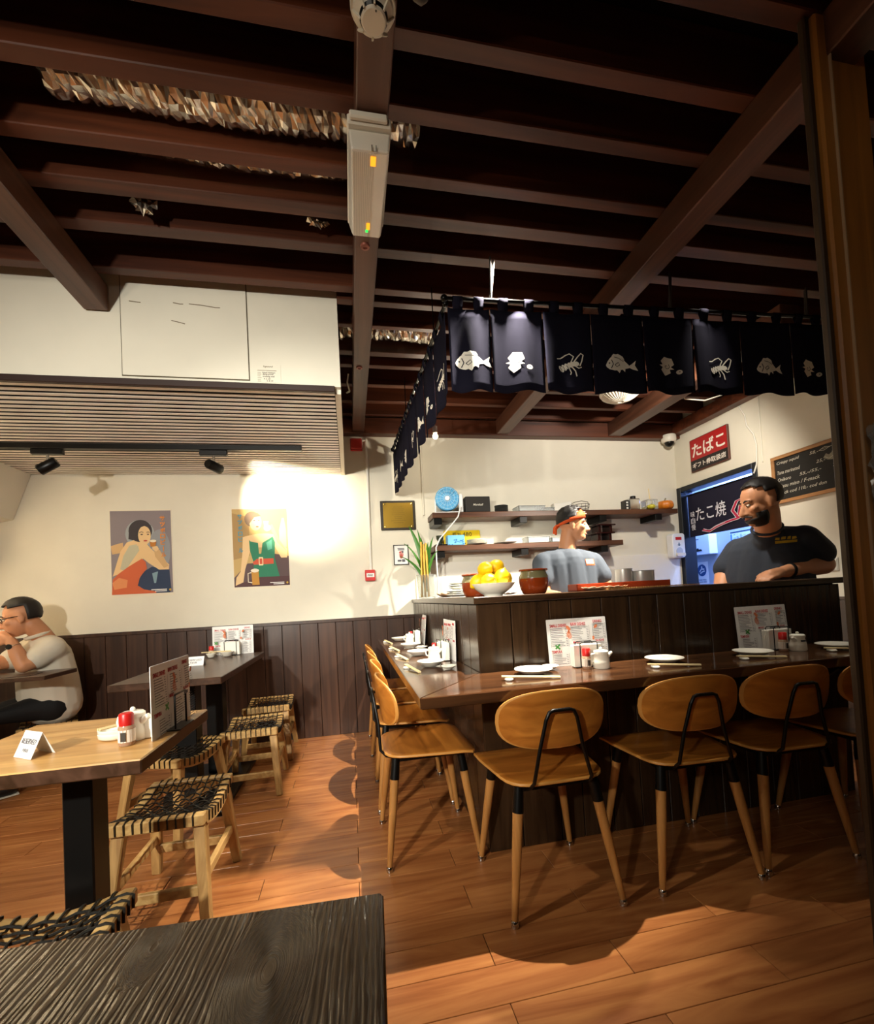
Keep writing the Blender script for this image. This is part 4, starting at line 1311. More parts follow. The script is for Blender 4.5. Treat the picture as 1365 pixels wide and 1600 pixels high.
# ------------------------------------------------------------------ ceiling fixtures
sd = thing('smoke_detector', 'round white smoke detector under the middle beam', 'detector', (.117, 1.0, 2.4995))
wp = mat('white_plastic', '#ded8c8', .4)
ob('base', G().lathe([(0, -.014), (.052, -.014), (.054, -.010), (.054, 0), (0, 0)], 32), wp, sd, smooth=40, fixn=True)
ob('body', G().lathe([(0, -.047), (.026, -.047), (.030, -.043), (.032, -.036), (.046, -.026), (.048, -.0145), (0, -.0145)], 32), wp, sd, smooth=40, fixn=True)
g = G()
for i in range(8):
    a = 2*PI*i/8
    g.bar((.030*math.cos(a), .030*math.sin(a), -.042), (.047*math.cos(a), .047*math.sin(a), -.024), .004, .010, (0, 0, 1))
ob('fins', g, wp, sd)
ob('vent_slot', G().lathe([(.0305, -.0425), (.0338, -.0365), (.0325, -.0345), (.0295, -.0405)], 32), black_m, sd)
ob('test_lamp', G().ball((.004, -.022, -.047), .0025, 8, 6), mat('lamp_dot', '#5d5648', .4), sd)
em = thing('emergency_light', 'white emergency light box with amber and green indicator lamps on the middle beam', 'light', (.118, 1.43, 2.4995))
ob('back_plate', G().box(-.064, .064, -.185, .17, -.030, 0).box(-.058, .052, -.20, -.185, -.026, -.004), wp, em, bev=.004)
pris = mat('prism_cover', '#e6dfd0', .35, trans=.25)
ob('cover', G().add([(-.062, -.17, -.0305), (.062, -.17, -.0305), (.062, .168, -.0305), (-.062, .168, -.0305), (-.056, -.163, -.085), (.056, -.163, -.085), (.05, .160, -.080), (-.05, .160, -.080)],
   [(3, 2, 1, 0), (4, 5, 6, 7), (0, 1, 5, 4), (1, 2, 6, 5), (2, 3, 7, 6), (3, 0, 4, 7)]), pris, em, bev=.006, segs=2)
g = G()
for k in range(11):
    x = -.050+k*.0062
    g.bar((x, -.155, -.0852), (x*.9, .155, -.0802), .0022, .0022)
ob('ribs', g, pris, em)
ob('clip', G().tube([(.005, -.172, -.075), (.005, -.166, -.088), (.017, -.166, -.088), (.017, -.172, -.075)], .0015, 5), chrome, em)
amb = mat('amber_lamp', '#ff9a1a', .4, emit='#ffa51e', es=1.3)
grn = mat('green_lamp', '#2ee05a', .4, emit='#22ff55', es=1.6)
ob('indicator', G().box(.002, .018, -.148, -.118, -.0875, -.0845), amb, em, bev=.001, label='amber indicator')
ob('indicator', G().box(-.002, .010, .095, .120, -.0855, -.081), amb, em, bev=.001, label='amber indicator')
ob('indicator', G().box(-.004, .004, .124, .134, -.0845, -.081), grn, em, bev=.001, label='green indicator')
# foil ducts between the joists
def duct(x0, x1, y, z, r, label, seed):
    rr = random.Random(seed)
    g = G()
    n, k = 22, int((x1-x0)/.011)
    vs, fs = [], []
    for i in range(k+1):
        x = x0+(x1-x0)*i/k
        rb = r*(1-.06*(i % 3 == 0))
        for j in range(n):
            a = 2*PI*j/n
            q = rb*(1+rr.uniform(-.07, .07))
            vs.append((x+rr.uniform(-.006, .006), y+q*math.cos(a), z+q*math.sin(a)+.01*math.sin(x*6)))
    for i in range(k):
        for j in range(n):
            a, b = i*n+j, i*n+(j+1) % n
            fs.append((a, b, b+n, a+n))
    g.add(vs, fs)
    return tag(ob('foil_duct', g, foil), label, 'duct', 'foil ducts in the ceiling')
duct(-.82, .30, 1.449, 2.738, .079, 'crumpled foil duct between the joists at the upper left', 1)
duct(-.70, .2, 1.645, 2.745, .055, 'foil duct mostly hidden above a joist, left of the emergency light', 2)
duct(.004, .62, 2.59, 2.735, .095, 'brightly lit foil duct between the joists beside the bulkhead', 3)
rr = random.Random(8)
def scrap(x, y, z, w, h, label):
    g = G()
    g.grid(lambda u, v: (x+w*(u-.5)*(1-.55*v)+rr.uniform(-.01, .01), y+rr.uniform(-.012, .012), z-h*v+rr.uniform(-.008, .008)), 7, 4)
    tag(ob('foil_scrap', g, foil, solid=.001), label, 'foil', 'foil scraps')
scrap(-.70, 1.80, 2.66, .10, .055, 'torn foil scrap hanging between joists at the left')
scrap(-.06, 1.815, 2.66, .09, .025, 'small foil scrap left of the emergency light')
cbm = mat('grey_conduit', '#6d685c', .5)
tag(ob('conduit_loop', G().tube([(.15+.012*k, .995+.01*math.sin(k), 2.56+.02*math.cos(k*.55)-.008*k+.0009*k*k) for k in range(10)], .008, 8), cbm, smooth=60), 'grey flexible conduit looping beside the smoke detector', 'conduit')
wc = mat('white_cable', '#d8d2c2', .5)
tag(ob('ceiling_cable', G().tube([(.055, 3.0, 2.63), (.045, 3.02, 2.58), (.06, 3.08, 2.55), (.04, 3.15, 2.57), (.06, 3.2, 2.6)], .006, 6), wc, smooth=60), 'short white cable beside the middle beam near the bulkhead', 'cable')
tag(ob('ceiling_cable', G().tube([(2.60, 3.0, 2.62), (2.62, 2.95, 2.52), (2.75, 2.9, 2.49), (2.88, 2.85, 2.52), (2.92, 2.85, 2.62)], .005, 6), wc, smooth=60), 'white cable sagging below the joists at the right, under the curtain', 'cable')
dv = thing('ceiling_diffuser', 'round white ribbed ceiling lamp behind the curtain', 'lamp', (2.14, 3.06, 2.6245))
ob('rim', G().lathe([(0, 0), (.15, 0), (.155, -.02), (.14, -.035), (0, -.035)], 36), wp, dv, smooth=40, fixn=True)
g = G()
for i in range(36):
    a = 2*PI*i/36
    g.tube([(.14*math.cos(a)*s, .14*math.sin(a)*s, -.036-.055*(1-s*s)) for s in (1, .85, .65, .4, .15)], .006, 4)
ob('ribbed_dome', G().lathe([(.14, -.034), (.12, -.05), (.09, -.07), (.05, -.086), (0, -.092)], 36), wp, dv, smooth=60)
ob('ribs', g, wp, dv)
# lamps
def downlight(loc, label, r=.016):
    t = thing('spot_lamp', label, 'lamp', loc, group=None)
    ob('can', G().lathe([(r, 0), (r+.003, 0), (r+.003, .05), (0, .055)], 16), black_m, t, smooth=40)
    ob('bulb', G().lathe([(0, .004), (r, .004)], 16), mat('bulb_glow', '#ffffff', .5, emit='#ffe2b0', es=25), t)
    return t
def bulb(loc, label, aim, power):
    t = thing('spot_lamp', label, 'lamp', loc)
    ob('bulb', G().ball((0, 0, 0), .02, 12, 8), mat('bulb_glow', '#ffffff', .5, emit='#ffe2b0', es=25), t, smooth=60)
    ob('socket', G().lathe([(.012, .02), (.018, .025), (.018, .075), (0, .08)], 14), white, t, smooth=40)
    ob('stem', G().tube([(0, 0, .08), (0, 0, 2.625-loc[2])], .005, 6), white, t)
    light('POINT', 'bulb_light', (loc[0], loc[1], loc[2]-.026), power, (1, .88, .68), .02)
bulb((.675, 3.2, 2.285), 'bare bright lamp seen just under the side curtain', None, 10)
downlight((.78, 1.814, 2.69), 'small spotlight hidden between the joists above the counter corner')
light('SPOT', 'counter_lamp_light', (.78, 1.814, 2.689), 1000, (1, .92, .78), .012, aim=(.45, 2.5, 0), cone=66, blend=.6)
downlight((1.80, 1.814, 2.69), 'second small spotlight hidden between the joists above the right of the counter')
light('SPOT', 'counter_lamp_light', (1.80, 1.814, 2.689), 70, (1, .92, .78), .012, aim=(1.72, 1.72, .755), cone=44, blend=1)

# track with two spotlights under the slatted ceiling
tr = thing('track_rail', 'black lighting track under the slatted ceiling', 'rail', (-1.28, 3.10, 2.128))
ob('rail', G().box(-1.25, 1.0, -.018, .018, 0, .033), black_m, tr, bev=.002)
def trackspot(x, dirv, label, power, cone, blend):
    t = thing('track_spotlight', label, 'spotlight', (x, 3.10, 2.127), group='track spotlights')
    ob('adapter', G().box(-.085, .085, -.017, .017, -.034, -.0005), black_m, t, bev=.003)
    ob('stem', G().tube([(0, 0, -.034), (0, 0, -.075)], .008, 8), chrome, t, smooth=50)
    dv_ = V(dirv).normalized()
    c = V((0, 0, -.105))
    q = dv_.to_track_quat('Z', 'Y').to_matrix()
    g = G()
    prof = [(0, -.055), (.026, -.055), (.031, -.048), (.033, .05), (.030, .055), (.028, .05), (.026, .03), (0, .03)]
    g.lathe(prof, 20)
    g.v = [tuple(c+q @ V(p)) for p in g.v]
    ob('head', g, black_m, t, smooth=40)
    gl = G().lathe([(0, .0305), (.0255, .0305)], 16)
    gl.v = [tuple(c+q @ V(p)) for p in gl.v]
    ob('lens', gl, MC['bulb_glow'], t)
    pos = V((x, 3.10, 2.127))+c+dv_*.058
    light('SPOT', 'track_light', pos, power, (1, .82, .56), .012, aim=pos+dv_, cone=cone, blend=blend)
trackspot(-1.79, (-.62, -.10, -.42), 'left black track spotlight turned towards the left wall', 150, 90, .6)
trackspot(-.84, (.34, .62, -.08), 'right black track spotlight aimed at the wall above the second poster', 130, 66, .6)

# ------------------------------------------------------------------ wall objects
def wallbox(name, label, cat, loc): return thing(name, label, cat, loc)
pq = wallbox('brass_plaque', 'engraved brass plaque on a dark wooden board, left of the upper shelf', 'plaque', (.432, YB, 1.805))
ob('board', G().box(-.150, .150, -.018, -.0005, -.127, .127), mat('plaque_board', '#2a2214', .4), pq, bev=.004)
ob('brass_sheet', G().box(-.128, .128, -.021, -.018, -.108, .108), mat('brass', '#b5903c', .3, 1), pq)
eng = mat('engraving', '#7d6224', .4, .6)
g = G()
rr = random.Random(3)
for k in range(9):
    w = rr.uniform(.03, .07)
    g.box(-w, w, -.0214, -.021, .07-k*.017, .073-k*.017)
ob('engraved_lines', g, eng, pq)
for sx in (-1, 1):
    for sz in (-1, 1):
        ob('screw', G().lathe([(.008, .0), (.007, .003), (0, .004)], 12, (sx*.115, -.021, sz*.096), axis='y'), mat('brass_bright', '#e0c070', .25, 1), pq, smooth=50)
pf = wallbox('framed_print', 'small framed print under the brass plaque', 'picture', (.441, YB, 1.464))
g = G()
for b in ((-.064, -.058, -.086, .086), (.058, .064, -.086, .086), (-.058, .058, -.086, -.080), (-.058, .058, .080, .086)):
    g.box(b[0], b[1], -.014, -.0005, b[2], b[3])
ob('frame', g, black_m, pf)
ob('sheet', G().box(-.058, .058, -.008, -.001, -.080, .080), paper, pf)
lay = [(mat('print_pink', '#c98a82', .7), ell(.52, .52, .16, .2, 14)), (mat('print_red', '#b8544c', .7), ell(.5, .42, .12, .12, 12)), (m_grey, rrect(.25, .75, .82, .87, .01)), (m_grey, rrect(.28, .75, .75, .80, .01)), (m_grey, rrect(.22, .5, .14, .24, .02)), (m_grey, rrect(.55, .78, .12, .26, .02)), (m_grey, ell(.62, .66, .07, .06, 10)), (m_red, ell(.42, .64, .06, .05, 10))]
art(pf, (-.058, -.008, -.08), (1, 0, 0), (0, 0, 1), .116, .16, lay)
fp = wallbox('fire_call_point', 'small red fire call point on the wall at the end of its conduit', 'alarm', (.168, YB, 1.298))
ob('box', G().box(-.042, .042, -.045, -.0005, -.046, .046), red_m, fp, bev=.004)
ob('window', G().box(-.030, .034, -.0462, -.045, -.016, .018), paper, fp)
txt('FIRE', ink, fp, (-.02, -.0463, -.008), (1, 0, 0), (0, 0, 1), w=.042, h=.016, bold=.02)
tag(ob('cable_conduit', G().tube([(.190, YB-.016, 2.47), (.176, YB-.016, 1.345)], .0125, 10), white, smooth=60), 'white conduit running down the back wall to the red call point', 'conduit')
tag(ob('cable_conduit', G().tube([(.66, YB-.012, 2.47), (.655, YB-.012, 1.80)], .009, 8), plaster, smooth=60), 'thin cream conduit on the wall behind the side curtain', 'conduit')
sr = wallbox('alarm_sounder', 'red square alarm sounder at the end of the middle beam', 'alarm', (.105, YB, 2.418))
ob('base', G().box(-.05, .05, -.022, -.0005, -.055, .05), red_m, sr, bev=.004)
ob('cover', G().box(-.046, .046, -.048, -.0225, -.046, .044), mat('sounder_red', '#b8322c', .4), sr, bev=.008, segs=2)
ob('seam', G().box(-.0475, .0475, -.030, -.024, -.0475, .0455), black_m, sr, bev=.008)
ob('cable_gland', G().tube([(.05, -.02, .03), (.085, -.018, .035)], .008, 8), white, sr)
cm = wallbox('dome_camera', 'white dome camera with black lens in the kitchen corner', 'camera', (3.075, 3.705, 2.50))
ob('base', G().lathe([(0, .02), (.062, .02), (.066, .01), (.066, -.035), (.055, -.05), (0, -.05)], 28), wp, cm, smooth=40, fixn=True)
ob('dome', G().ball((0, -.005, -.05), .042, 20, 12), black_m, cm, smooth=60)
sd_ = wallbox('soap_dispenser', 'white wall soap dispenser with red label beside the doorway', 'dispenser', (3.10, YB-.008, 1.45))
ob('body', G().prism(rrect(-.068, .068, -.115, .12, .025), .085, org=(0, -.0005, 0), ux=(1, 0, 0), uy=(0, 0, 1)), mat('dispenser_white', '#e8ecf2', .35), sd_, bev=.006)
ob('label', G().box(-.035, .03, -.0868, -.0856, .055, .085), red_m, sd_)
ob('window', G().prism(ell(0, -.055, .035, .04, 16), .006, org=(0, -.0855, 0), ux=(1, 0, 0), uy=(0, 0, 1)), mat('dispenser_window', '#b9c4d6', .2), sd_)
ob('push_bar', G().prism(rrect(-.045, .045, -.10, -.07, .01), .02, org=(0, -.0925, 0), ux=(1, 0, 0), uy=(0, 0, 1)), wp, sd_)
ob('hand_symbol', G().box(-.006, .006, -.0868, -.0856, -.002, .03).box(-.015, .015, -.0868, -.0856, .004, .012), mat('symbol_blue', '#5d7896', .5), sd_)
ws = wallbox('light_switch', 'white double wall switch on the right wall near the bar end', 'switch', (XR, 2.42, 1.163))
ob('plate', G().box(-.012, -.0005, -.042, .042, -.045, .045), white, ws, bev=.003)
for k in (-1, 1):
    ob('rocker', G().box(-.017, -.0125, -.019+k*.019, .017+k*.019, -.036, .036), white, ws, bev=.002)
tag(ob('hanging_cord', G().tube([(XR-.008, 3.03, 2.51), (XR-.006, 2.985, 2.42), (XR-.010, 2.97, 2.33), (XR-.006, 2.92, 2.24), (XR-.008, 2.90, 2.15), (XR-.008, 2.91, 2.0), (XR-.02, 2.93, 1.93)], .006, 6), white, smooth=60), 'white cord hanging on the right wall above the doorway', 'cord')
tag(ob('cable_conduit', G().tube([(XR-.006, 2.86, 2.51), (XR-.006, 2.86, 2.0)], .006, 6), plaster, smooth=60), 'thin straight conduit on the right wall beside the hanging cord', 'conduit')

# red sign on the right wall: tobacco sign
sg = thing('enamel_sign', 'red and black Japanese enamel sign on the right wall above the doorway', 'sign', (XR, 3.356, 2.265))
Ry, Rz = (0, -1, 0), (0, 0, 1)
ob('board', G().box(-.022, -.0005, -.210, .210, -.150, .150), mat('sign_edge', '#5d3226', .5), sg, bev=.002)
ob('red_field', G().box(-.0235, -.022, -.203, .203, -.046, .143), mat('sign_red', '#a81f1f', .35), sg)
ob('black_field', G().box(-.0235, -.022, -.203, .203, -.143, -.048), mat('sign_black', '#1c1616', .35), sg)
sw_ = mat('sign_white', '#ece2d6', .4)
txt('たばこ', sw_, sg, (-.0236, 0, -.02), Ry, Rz, w=.365, h=.125, align='C', bold=.02)
txt('ギフト券取扱店', sw_, sg, (-.0236, 0, -.122), Ry, Rz, w=.37, h=.05, align='C', bold=.02)
# blackboard
bb = thing('menu_blackboard', 'wooden framed blackboard with chalked dishes and prices on the right wall', 'blackboard', (XR, 2.52, 1.822))
fr_m = wood('board_frame_wood', '#8a5a30', '#b58350', 1, 5, 14, .5, .05)
ob('slate', G().box(-.014, -.0005, -.245, .245, -.162, .162), mat('slate', '#1f1c18', .7, vary=.25, bscale=40), bb)
g = G()
for z0, z1 in ((-.178, -.153), (.153, .178)): ob('frame_rail', G().box(-.026, -.0145, -.262, .262, z0, z1), fr_m, bb, bev=.002)
for y0, y1 in ((-.262, -.236), (.236, .262)): ob('frame_stile', G().box(-.0255, -.0145, y0, y1, -.1528, .1528), fr_m, bb, bev=.002)
chalk = mat('chalk', '#cfc9b8', .9)
for k, (l, pz, lp) in enumerate((('Crispy squid', '58,-', .115), ('Tuna marinated', '25,-', .045), ('Onikoro', '55,-/55,-', -.008), ('Nasu miso / F-mack', '75,-', -.056), ('Black cod 110,- cod don', '98,-', -.108))):
    txt(l, chalk, bb, (-.0142, .222, lp-.006), Ry, Rz, w=[.17, .17, .10, .30, .34][k], h=.026, shear=.25)
    txt(pz, chalk, bb, (-.0142, [-.02, -.06, .06, -.17, -.17][k], lp-.004), Ry, Rz, w=[.06, .06, .15, .055, .055][k], h=.024, shear=.25)
txt('39,-', chalk, bb, (-.0142, -.165, .088), Ry, Rz, w=.05, h=.022, shear=.2)
txt('21/27', chalk, bb, (-.0142, -.165, -.008), Ry, Rz, w=.06, h=.022, shear=.2)
yz = lambda pts: [(.5-p[0], p[1]) for p in pts]
art(bb, (-.0143, .245, -.162), Ry, Rz, .49, .324, [(chalk, stroke([(.67, .88), (.75, .93), (.82, .90), (.74, .86), (.67, .88)], .008)), (chalk, stroke([(.70, .895), (.86, .905)], .006)),
    (mat('chalk_dust', '#8f897a', .9), [(.72, .70), (.76, .78), (.80, .74), (.86, .80), (.90, .70), (.84, .62), (.78, .64)]), (chalk, stroke([(.74, .72), (.80, .66), (.88, .72)], .008))], 'chalk_drawing')

# curtain, box, notices in the doorway
cu = thing('doorway_curtain', 'dark curtain with white characters and a red octopus arm hanging in the doorway', 'curtain', (XR+.06, 3.345, 1.93))
cloth2 = mat('doorway_cloth', '#16142c', .85)
g = G().grid(lambda u, v: (.006*math.sin(u*14)*v, .385-.77*u, -.40*v), 24, 4)
ob('panel', g, cloth2, cu, solid=.0016)
ob('rod', G().tube([(0, .39, .006), (0, -.39, .006)], .008, 8), rod_m, cu)
bw = mat('cloth_white', '#e8e8f2', .7)
cr_ = mat('cloth_red', '#c02a4c', .7)
txt('たこ焼', bw, cu, (-.008, .285, -.265), Ry, Rz, w=.34, h=.135, bold=.006)
for k, c in enumerate('味自慢'):
    txt(c, bw, cu, (-.008, .352, -.215-.062*k), Ry, Rz, w=.052, h=.056, bold=.004)
lay = []
c1 = [(.22, .12), (.32, .06), (.42, .13), (.52, .17), (.62, .20), (.72, .22), (.80, .28), (.88, .22)]
lay.append((bw, stroke(c1, .058))); lay.append((cr_, stroke(c1, .040)))
for a in ([(.72, .24), (.66, .40), (.72, .58), (.82, .62), (.86, .50), (.80, .40), (.84, .30)], [(.74, .28), (.76, .46), (.90, .62), (.96, .50)], [(.80, .30), (.92, .36), (.98, .26)]):
    lay.append((bw, stroke(a, .050))); lay.append((cr_, stroke(a, .034)))
lay.append((bw, stroke([(.25, .11), (.34, .09), (.44, .15), (.55, .185)], .008)))
art(cu, (-.0095, .385, -.40), Ry, Rz, .77, .40, lay, step=.0003)
wx = 3.78
bxx = thing('towel_dispenser', 'white paper towel dispenser with black slot seen through the doorway', 'dispenser', (wx, 4.12, 1.48))
ob('body', G().box(-.10, -.0005, -.16, .16, -.10, .11), mat('dispenser_body', '#e6ebf2', .4), bxx, bev=.006)
ob('slot', G().prism([(-.06, 0), (-.05, .02), (-.015, .022), (-.008, .035), (.008, .035), (.015, .022), (.05, .02), (.06, 0)], .002, org=(-.1005, .0, -.06), ux=Ry, uy=Rz), black_m, bxx)
ob('brand_dash', G().box(-.1018, -.1005, -.02, .02, .065, .074), m_grey, bxx)
nt_ = thing('notice_sheet', 'white notice with round blue symbol in the passage behind the doorway', 'notice', (wx, 4.19, 1.19))
ob('sheet', G().box(-.003, -.0005, -.085, .085, -.12, .12), paper, nt_)
nb = mat('notice_blue', '#1e4f86', .6)
art(nt_, (-.0031, .085, -.12), Ry, Rz, .17, .24, [(nb, ell(.5, .62, .36, .27, 24)), (paper, stroke([(.3, .55), (.45, .68), (.7, .66)], .07)), (paper, stroke([(.35, .48), (.55, .56), (.72, .58)], .06)), (paper, ell(.5, .76, .06, .05, 10))])
txt('WASH YOUR', nb, nt_, (-.0032, 0, -.083), Ry, Rz, w=.11, align='C', bold=.02)
txt('HANDS HERE', nb, nt_, (-.0032, 0, -.106), Ry, Rz, w=.11, align='C', bold=.02)
n2 = thing('printed_chart', 'printed chart with green and blue rows in the passage behind the cook in navy', 'chart', (wx, 3.68, 1.42))
ob('sheet', G().box(-.003, -.0005, -.15, .12, -.17, .16), mat('chart_paper', '#cfe0ee', .6), n2)
rr = random.Random(9)
cc = [mat('chart_green', '#5d9a6a', .6), mat('chart_blue', '#4c7ab0', .6), mat('chart_yellow', '#c2b860', .6)]
lay = [(mat('chart_dark', '#2c4660', .6), rrect(.02, .98, .94, .99, .005)), (cc[1], rrect(.02, .10, .05, .92, .01))]
for k in range(26):
    y = .88-k*.033
    for x in (.16, .3, .44, .58, .72, .86):
        if rr.random() < .55:
            lay.append((rr.choice(cc), [(x, y), (x+.09*rr.random()+.03, y), (x+.1, y+.018), (x, y+.018)]))
art(n2, (-.0031, .12, -.17), Ry, Rz, .27, .33, lay, step=.00005)

# posters: plain generic figures in the colours of the old prints
def poster(loc, w, h, layers, label, writing):
    t = thing('beer_poster', label, 'poster', loc, group='old beer posters', rz=0)
    ob('sheet', G().box(-w/2, w/2, -.002, -.0004, 0, h), mat('poster_border', '#e6dcc6', .7), t)
    art(t, (-w/2+.006, -.002, .022), (1, 0, 0), (0, 0, 1), w-.012, h-.03, layers, step=.00015)
    writing(t)
    return t
M_ = lambda k, c: mat('poster_'+k, c, .75)
skin1 = M_('skin', '#e3c08e'); skin2 = M_('skin_shade', '#cfa878')
def w1(t):
    for k, c in enumerate('サッポロビ'):
        txt(c, M_('orange_text', '#e08a34'), t, (.135, -.0055, .585-k*.047), (1, 0, 0), (0, 0, 1), w=.036, h=.038, bold=.03)
    txt('ル', M_('orange_text', '#e08a34'), t, (.138, -.0055, .30), (1, 0, 0), (0, 0, 1), w=.034, h=.036, bold=.03)
    txt('|', M_('orange_text', '#e08a34'), t, (.152, -.0055, .345), (1, 0, 0), (0, 0, 1), w=.006, h=.038, bold=.03)
poster((-1.57, YB, 1.213), .437, .674, [
    (M_('mauve', '#857b80'), [(0, 0), (1, 0), (1, 1), (0, 1)]),
    (M_('mauve_light', '#9aa0a4'), ell(.48, .72, .24, .17, 22)),
    (M_('mauve_light2', '#8f9298'), ell(.80, .52, .18, .25, 20)),
    (M_('armchair', '#2b3a56'), [(.42, .0), (.40, .12), (.52, .26), (.66, .32), (.95, .28), (.97, .05), (.95, 0)]),
    (M_('chair_light', '#7d9aa6'), [(.66, .24), (.76, .26), (.72, .12), (.69, .12)]),
    (skin2, [(.0, .58), (.08, .60), (.2, .62), (.2, .50), (.02, .48)]),
    (skin1, [(.02, .22), (.10, .40), (.16, .52), (.26, .62), (.44, .66), (.56, .62), (.64, .55), (.76, .46), (.95, .34), (.94, .28), (.78, .28), (.62, .36), (.52, .42), (.50, .40), (.30, .32), (.10, .24)]),
    (M_('fur', '#b9b49a'), [(.14, .30), (.20, .46), (.30, .58), (.44, .60), (.46, .52), (.34, .40), (.22, .28)]),
    (skin2, [(.70, .54), (.80, .52), (.94, .32), (.86, .30), (.72, .44)]),
    (skin1, [(.42, .58), (.44, .68), (.58, .66), (.56, .57)]),
    (M_('hair', '#3a3438'), ell(.49, .755, .195, .135, 24)),
    (M_('hair', '#3a3438'), [(.30, .74), (.29, .66), (.36, .645), (.46, .655), (.48, .76)]),
    (skin1, ell(.555, .70, .105, .115, 22)),
    (M_('hair', '#3a3438'), [(.42, .80), (.50, .80), (.56, .815), (.66, .78), (.67, .82), (.5, .87), (.38, .82)]),
    (M_('brow', '#4c4040'), stroke([(.47, .735), (.51, .745), (.54, .735)], .008)), (M_('brow', '#4c4040'), stroke([(.59, .735), (.62, .742), (.645, .733)], .008)),
    (M_('brow', '#4c4040'), ell(.51, .712, .022, .007, 10)), (M_('brow', '#4c4040'), ell(.615, .712, .02, .007, 10)),
    (M_('lips', '#b8493c'), ell(.57, .635, .034, .009, 12)),
    (M_('orange_dress', '#c8603a'), [(.0, .02), (.02, .18), (.10, .24), (.26, .32), (.40, .38), (.50, .42), (.56, .38), (.58, .30), (.46, .20), (.42, .10), (.52, .05), (.72, .02), (.72, 0), (0, 0)]),
    (M_('dress_light', '#d98a58'), [(.01, .14), (.12, .20), (.26, .17), (.24, .08), (.04, .06)]),
    (M_('beer', '#c07a30'), [(.64, .62), (.65, .56), (.73, .56), (.75, .62)]), (M_('foam', '#ece0c8'), ell(.695, .63, .055, .016, 12)),
    (skin1, [(.68, .56), (.76, .57), (.79, .53), (.74, .50), (.68, .53)]),
    (paper, rrect(.64, .90, .036, .046, .003)), (paper, rrect(.70, .90, .018, .027, .003)),
    (M_('star', '#c09a3a'), ell(.955, .035, .018, .014, 10))],
    'left poster of a dark haired woman in an orange dress with a beer glass', w1)
def w2(t):
    for k, c in enumerate('サッポロビ'):
        txt(c, M_('blue_text', '#4f93a8'), t, (-.17, -.0055, .575-k*.047), (1, 0, 0), (0, 0, 1), w=.034, h=.036, bold=.03)
    txt('ル', M_('blue_text', '#4f93a8'), t, (-.17, -.0055, .30), (1, 0, 0), (0, 0, 1), w=.034, h=.036, bold=.03)
poster((-.696, YB, 1.228), .437, .66, [
    (M_('tan', '#c2a36a'), [(0, 0), (1, 0), (1, 1), (0, 1)]), (M_('tan2', '#a88858'), [(0, .35), (.3, .4), (.3, .9), (.0, .95)]),
    (M_('dusk', '#5d4a4a'), [(.2, 0), (1, 0), (1, .38), (.7, .42), (.5, .3), (.25, .3), (0, .12), (0, 0)]),
    (M_('bar_edge', '#54383a'), [(.0, .0), (1, 0), (1, .12), (.45, .12), (.0, .02)]),
    (M_('bottle', '#8f9a8c'), [(.84, .5), (.84, .72), (.90, .88), (.94, .88), (.97, .72), (.97, .5)]),
    (skin1, [(.18, .64), (.30, .66), (.46, .68), (.62, .68), (.78, .66), (.76, .5), (.28, .5)]),
    (skin1, [(.18, .64), (.28, .65), (.30, .45), (.20, .22), (.16, .06), (.02, .02), (.04, .12), (.12, .20), (.16, .42)]),
    (skin1, [(.76, .66), (.88, .56), (.98, .47), (.97, .36), (.86, .36), (.76, .50)]),
    (skin2, [(.97, .44), (.84, .60), (.72, .80), (.66, .78), (.80, .56)]),
    (M_('green_dress', '#2f7a5c'), [(.29, .60), (.32, .58), (.45, .56), (.46, .42), (.50, .42), (.53, .56), (.72, .64), (.76, .56), (.74, .36), (.82, .12), (.34, .12), (.36, .3), (.30, .46)]),
    (M_('green_light', '#56a08a'), [(.60, .56), (.70, .60), (.70, .48), (.62, .46)]),
    (M_('belt', '#c8543a'), [(.34, .31), (.42, .355), (.72, .355), (.72, .285), (.36, .28)]),
    (M_('buckle', '#ead8a8'), rrect(.45, .53, .268, .375, .01)), (M_('belt', '#c8543a'), rrect(.465, .515, .285, .358, .006)),
    (M_('hair2', '#6b5a4c'), ell(.36, .87, .14, .10, 20)), (skin1, ell(.42, .83, .11, .11, 20)),
    (M_('hair2', '#6b5a4c'), [(.24, .88), (.30, .93), (.46, .95), (.52, .91), (.40, .89), (.30, .80)]),
    (M_('brow', '#4c4040'), ell(.40, .85, .02, .007, 10)), (M_('brow', '#4c4040'), ell(.48, .85, .018, .007, 10)), (M_('lips', '#b8493c'), ell(.45, .77, .03, .009, 10)),
    (M_('glass2', '#d8c48e'), [(.56, .84), (.58, .74), (.64, .74), (.66, .84)]), (skin1, ell(.63, .75, .07, .045, 14)),
    (M_('mug', '#c08a3c'), [(.32, .02), (.31, .20), (.44, .20), (.45, .02)]), (M_('foam', '#ece0c8'), ell(.375, .205, .075, .025, 12)), (M_('foam', '#ece0c8'), stroke([(.31, .18), (.25, .17), (.25, .06), (.32, .05)], .014)),
    (paper, rrect(.64, .90, .036, .046, .003)), (paper, rrect(.70, .90, .018, .027, .003)),
    (M_('star', '#c09a3a'), ell(.955, .035, .018, .014, 10))],
    'right poster of a woman in a green dress, washed out by the lamp', w2)
# small shelves at the left wall
for z, y, c, l in ((1.655, 3.60, '#a8705a', 'upper small wooden shelf on the left wall at the picture edge'), (1.575, 3.57, '#8f8880', 'lower small grey shelf on the left wall at the picture edge')):
    t = thing('corner_shelf', l, 'shelf', (XL, y, z))
    ob('board', G().box(.0005, .11, -.12, .10, -.02, 0), mat('shelf_'+c[1:], c, .5), t, bev=.003)
    ob('bracket', G().bar((.001, -.02, -.08), (.09, -.02, -.0205), .02, .012), black_m, t)
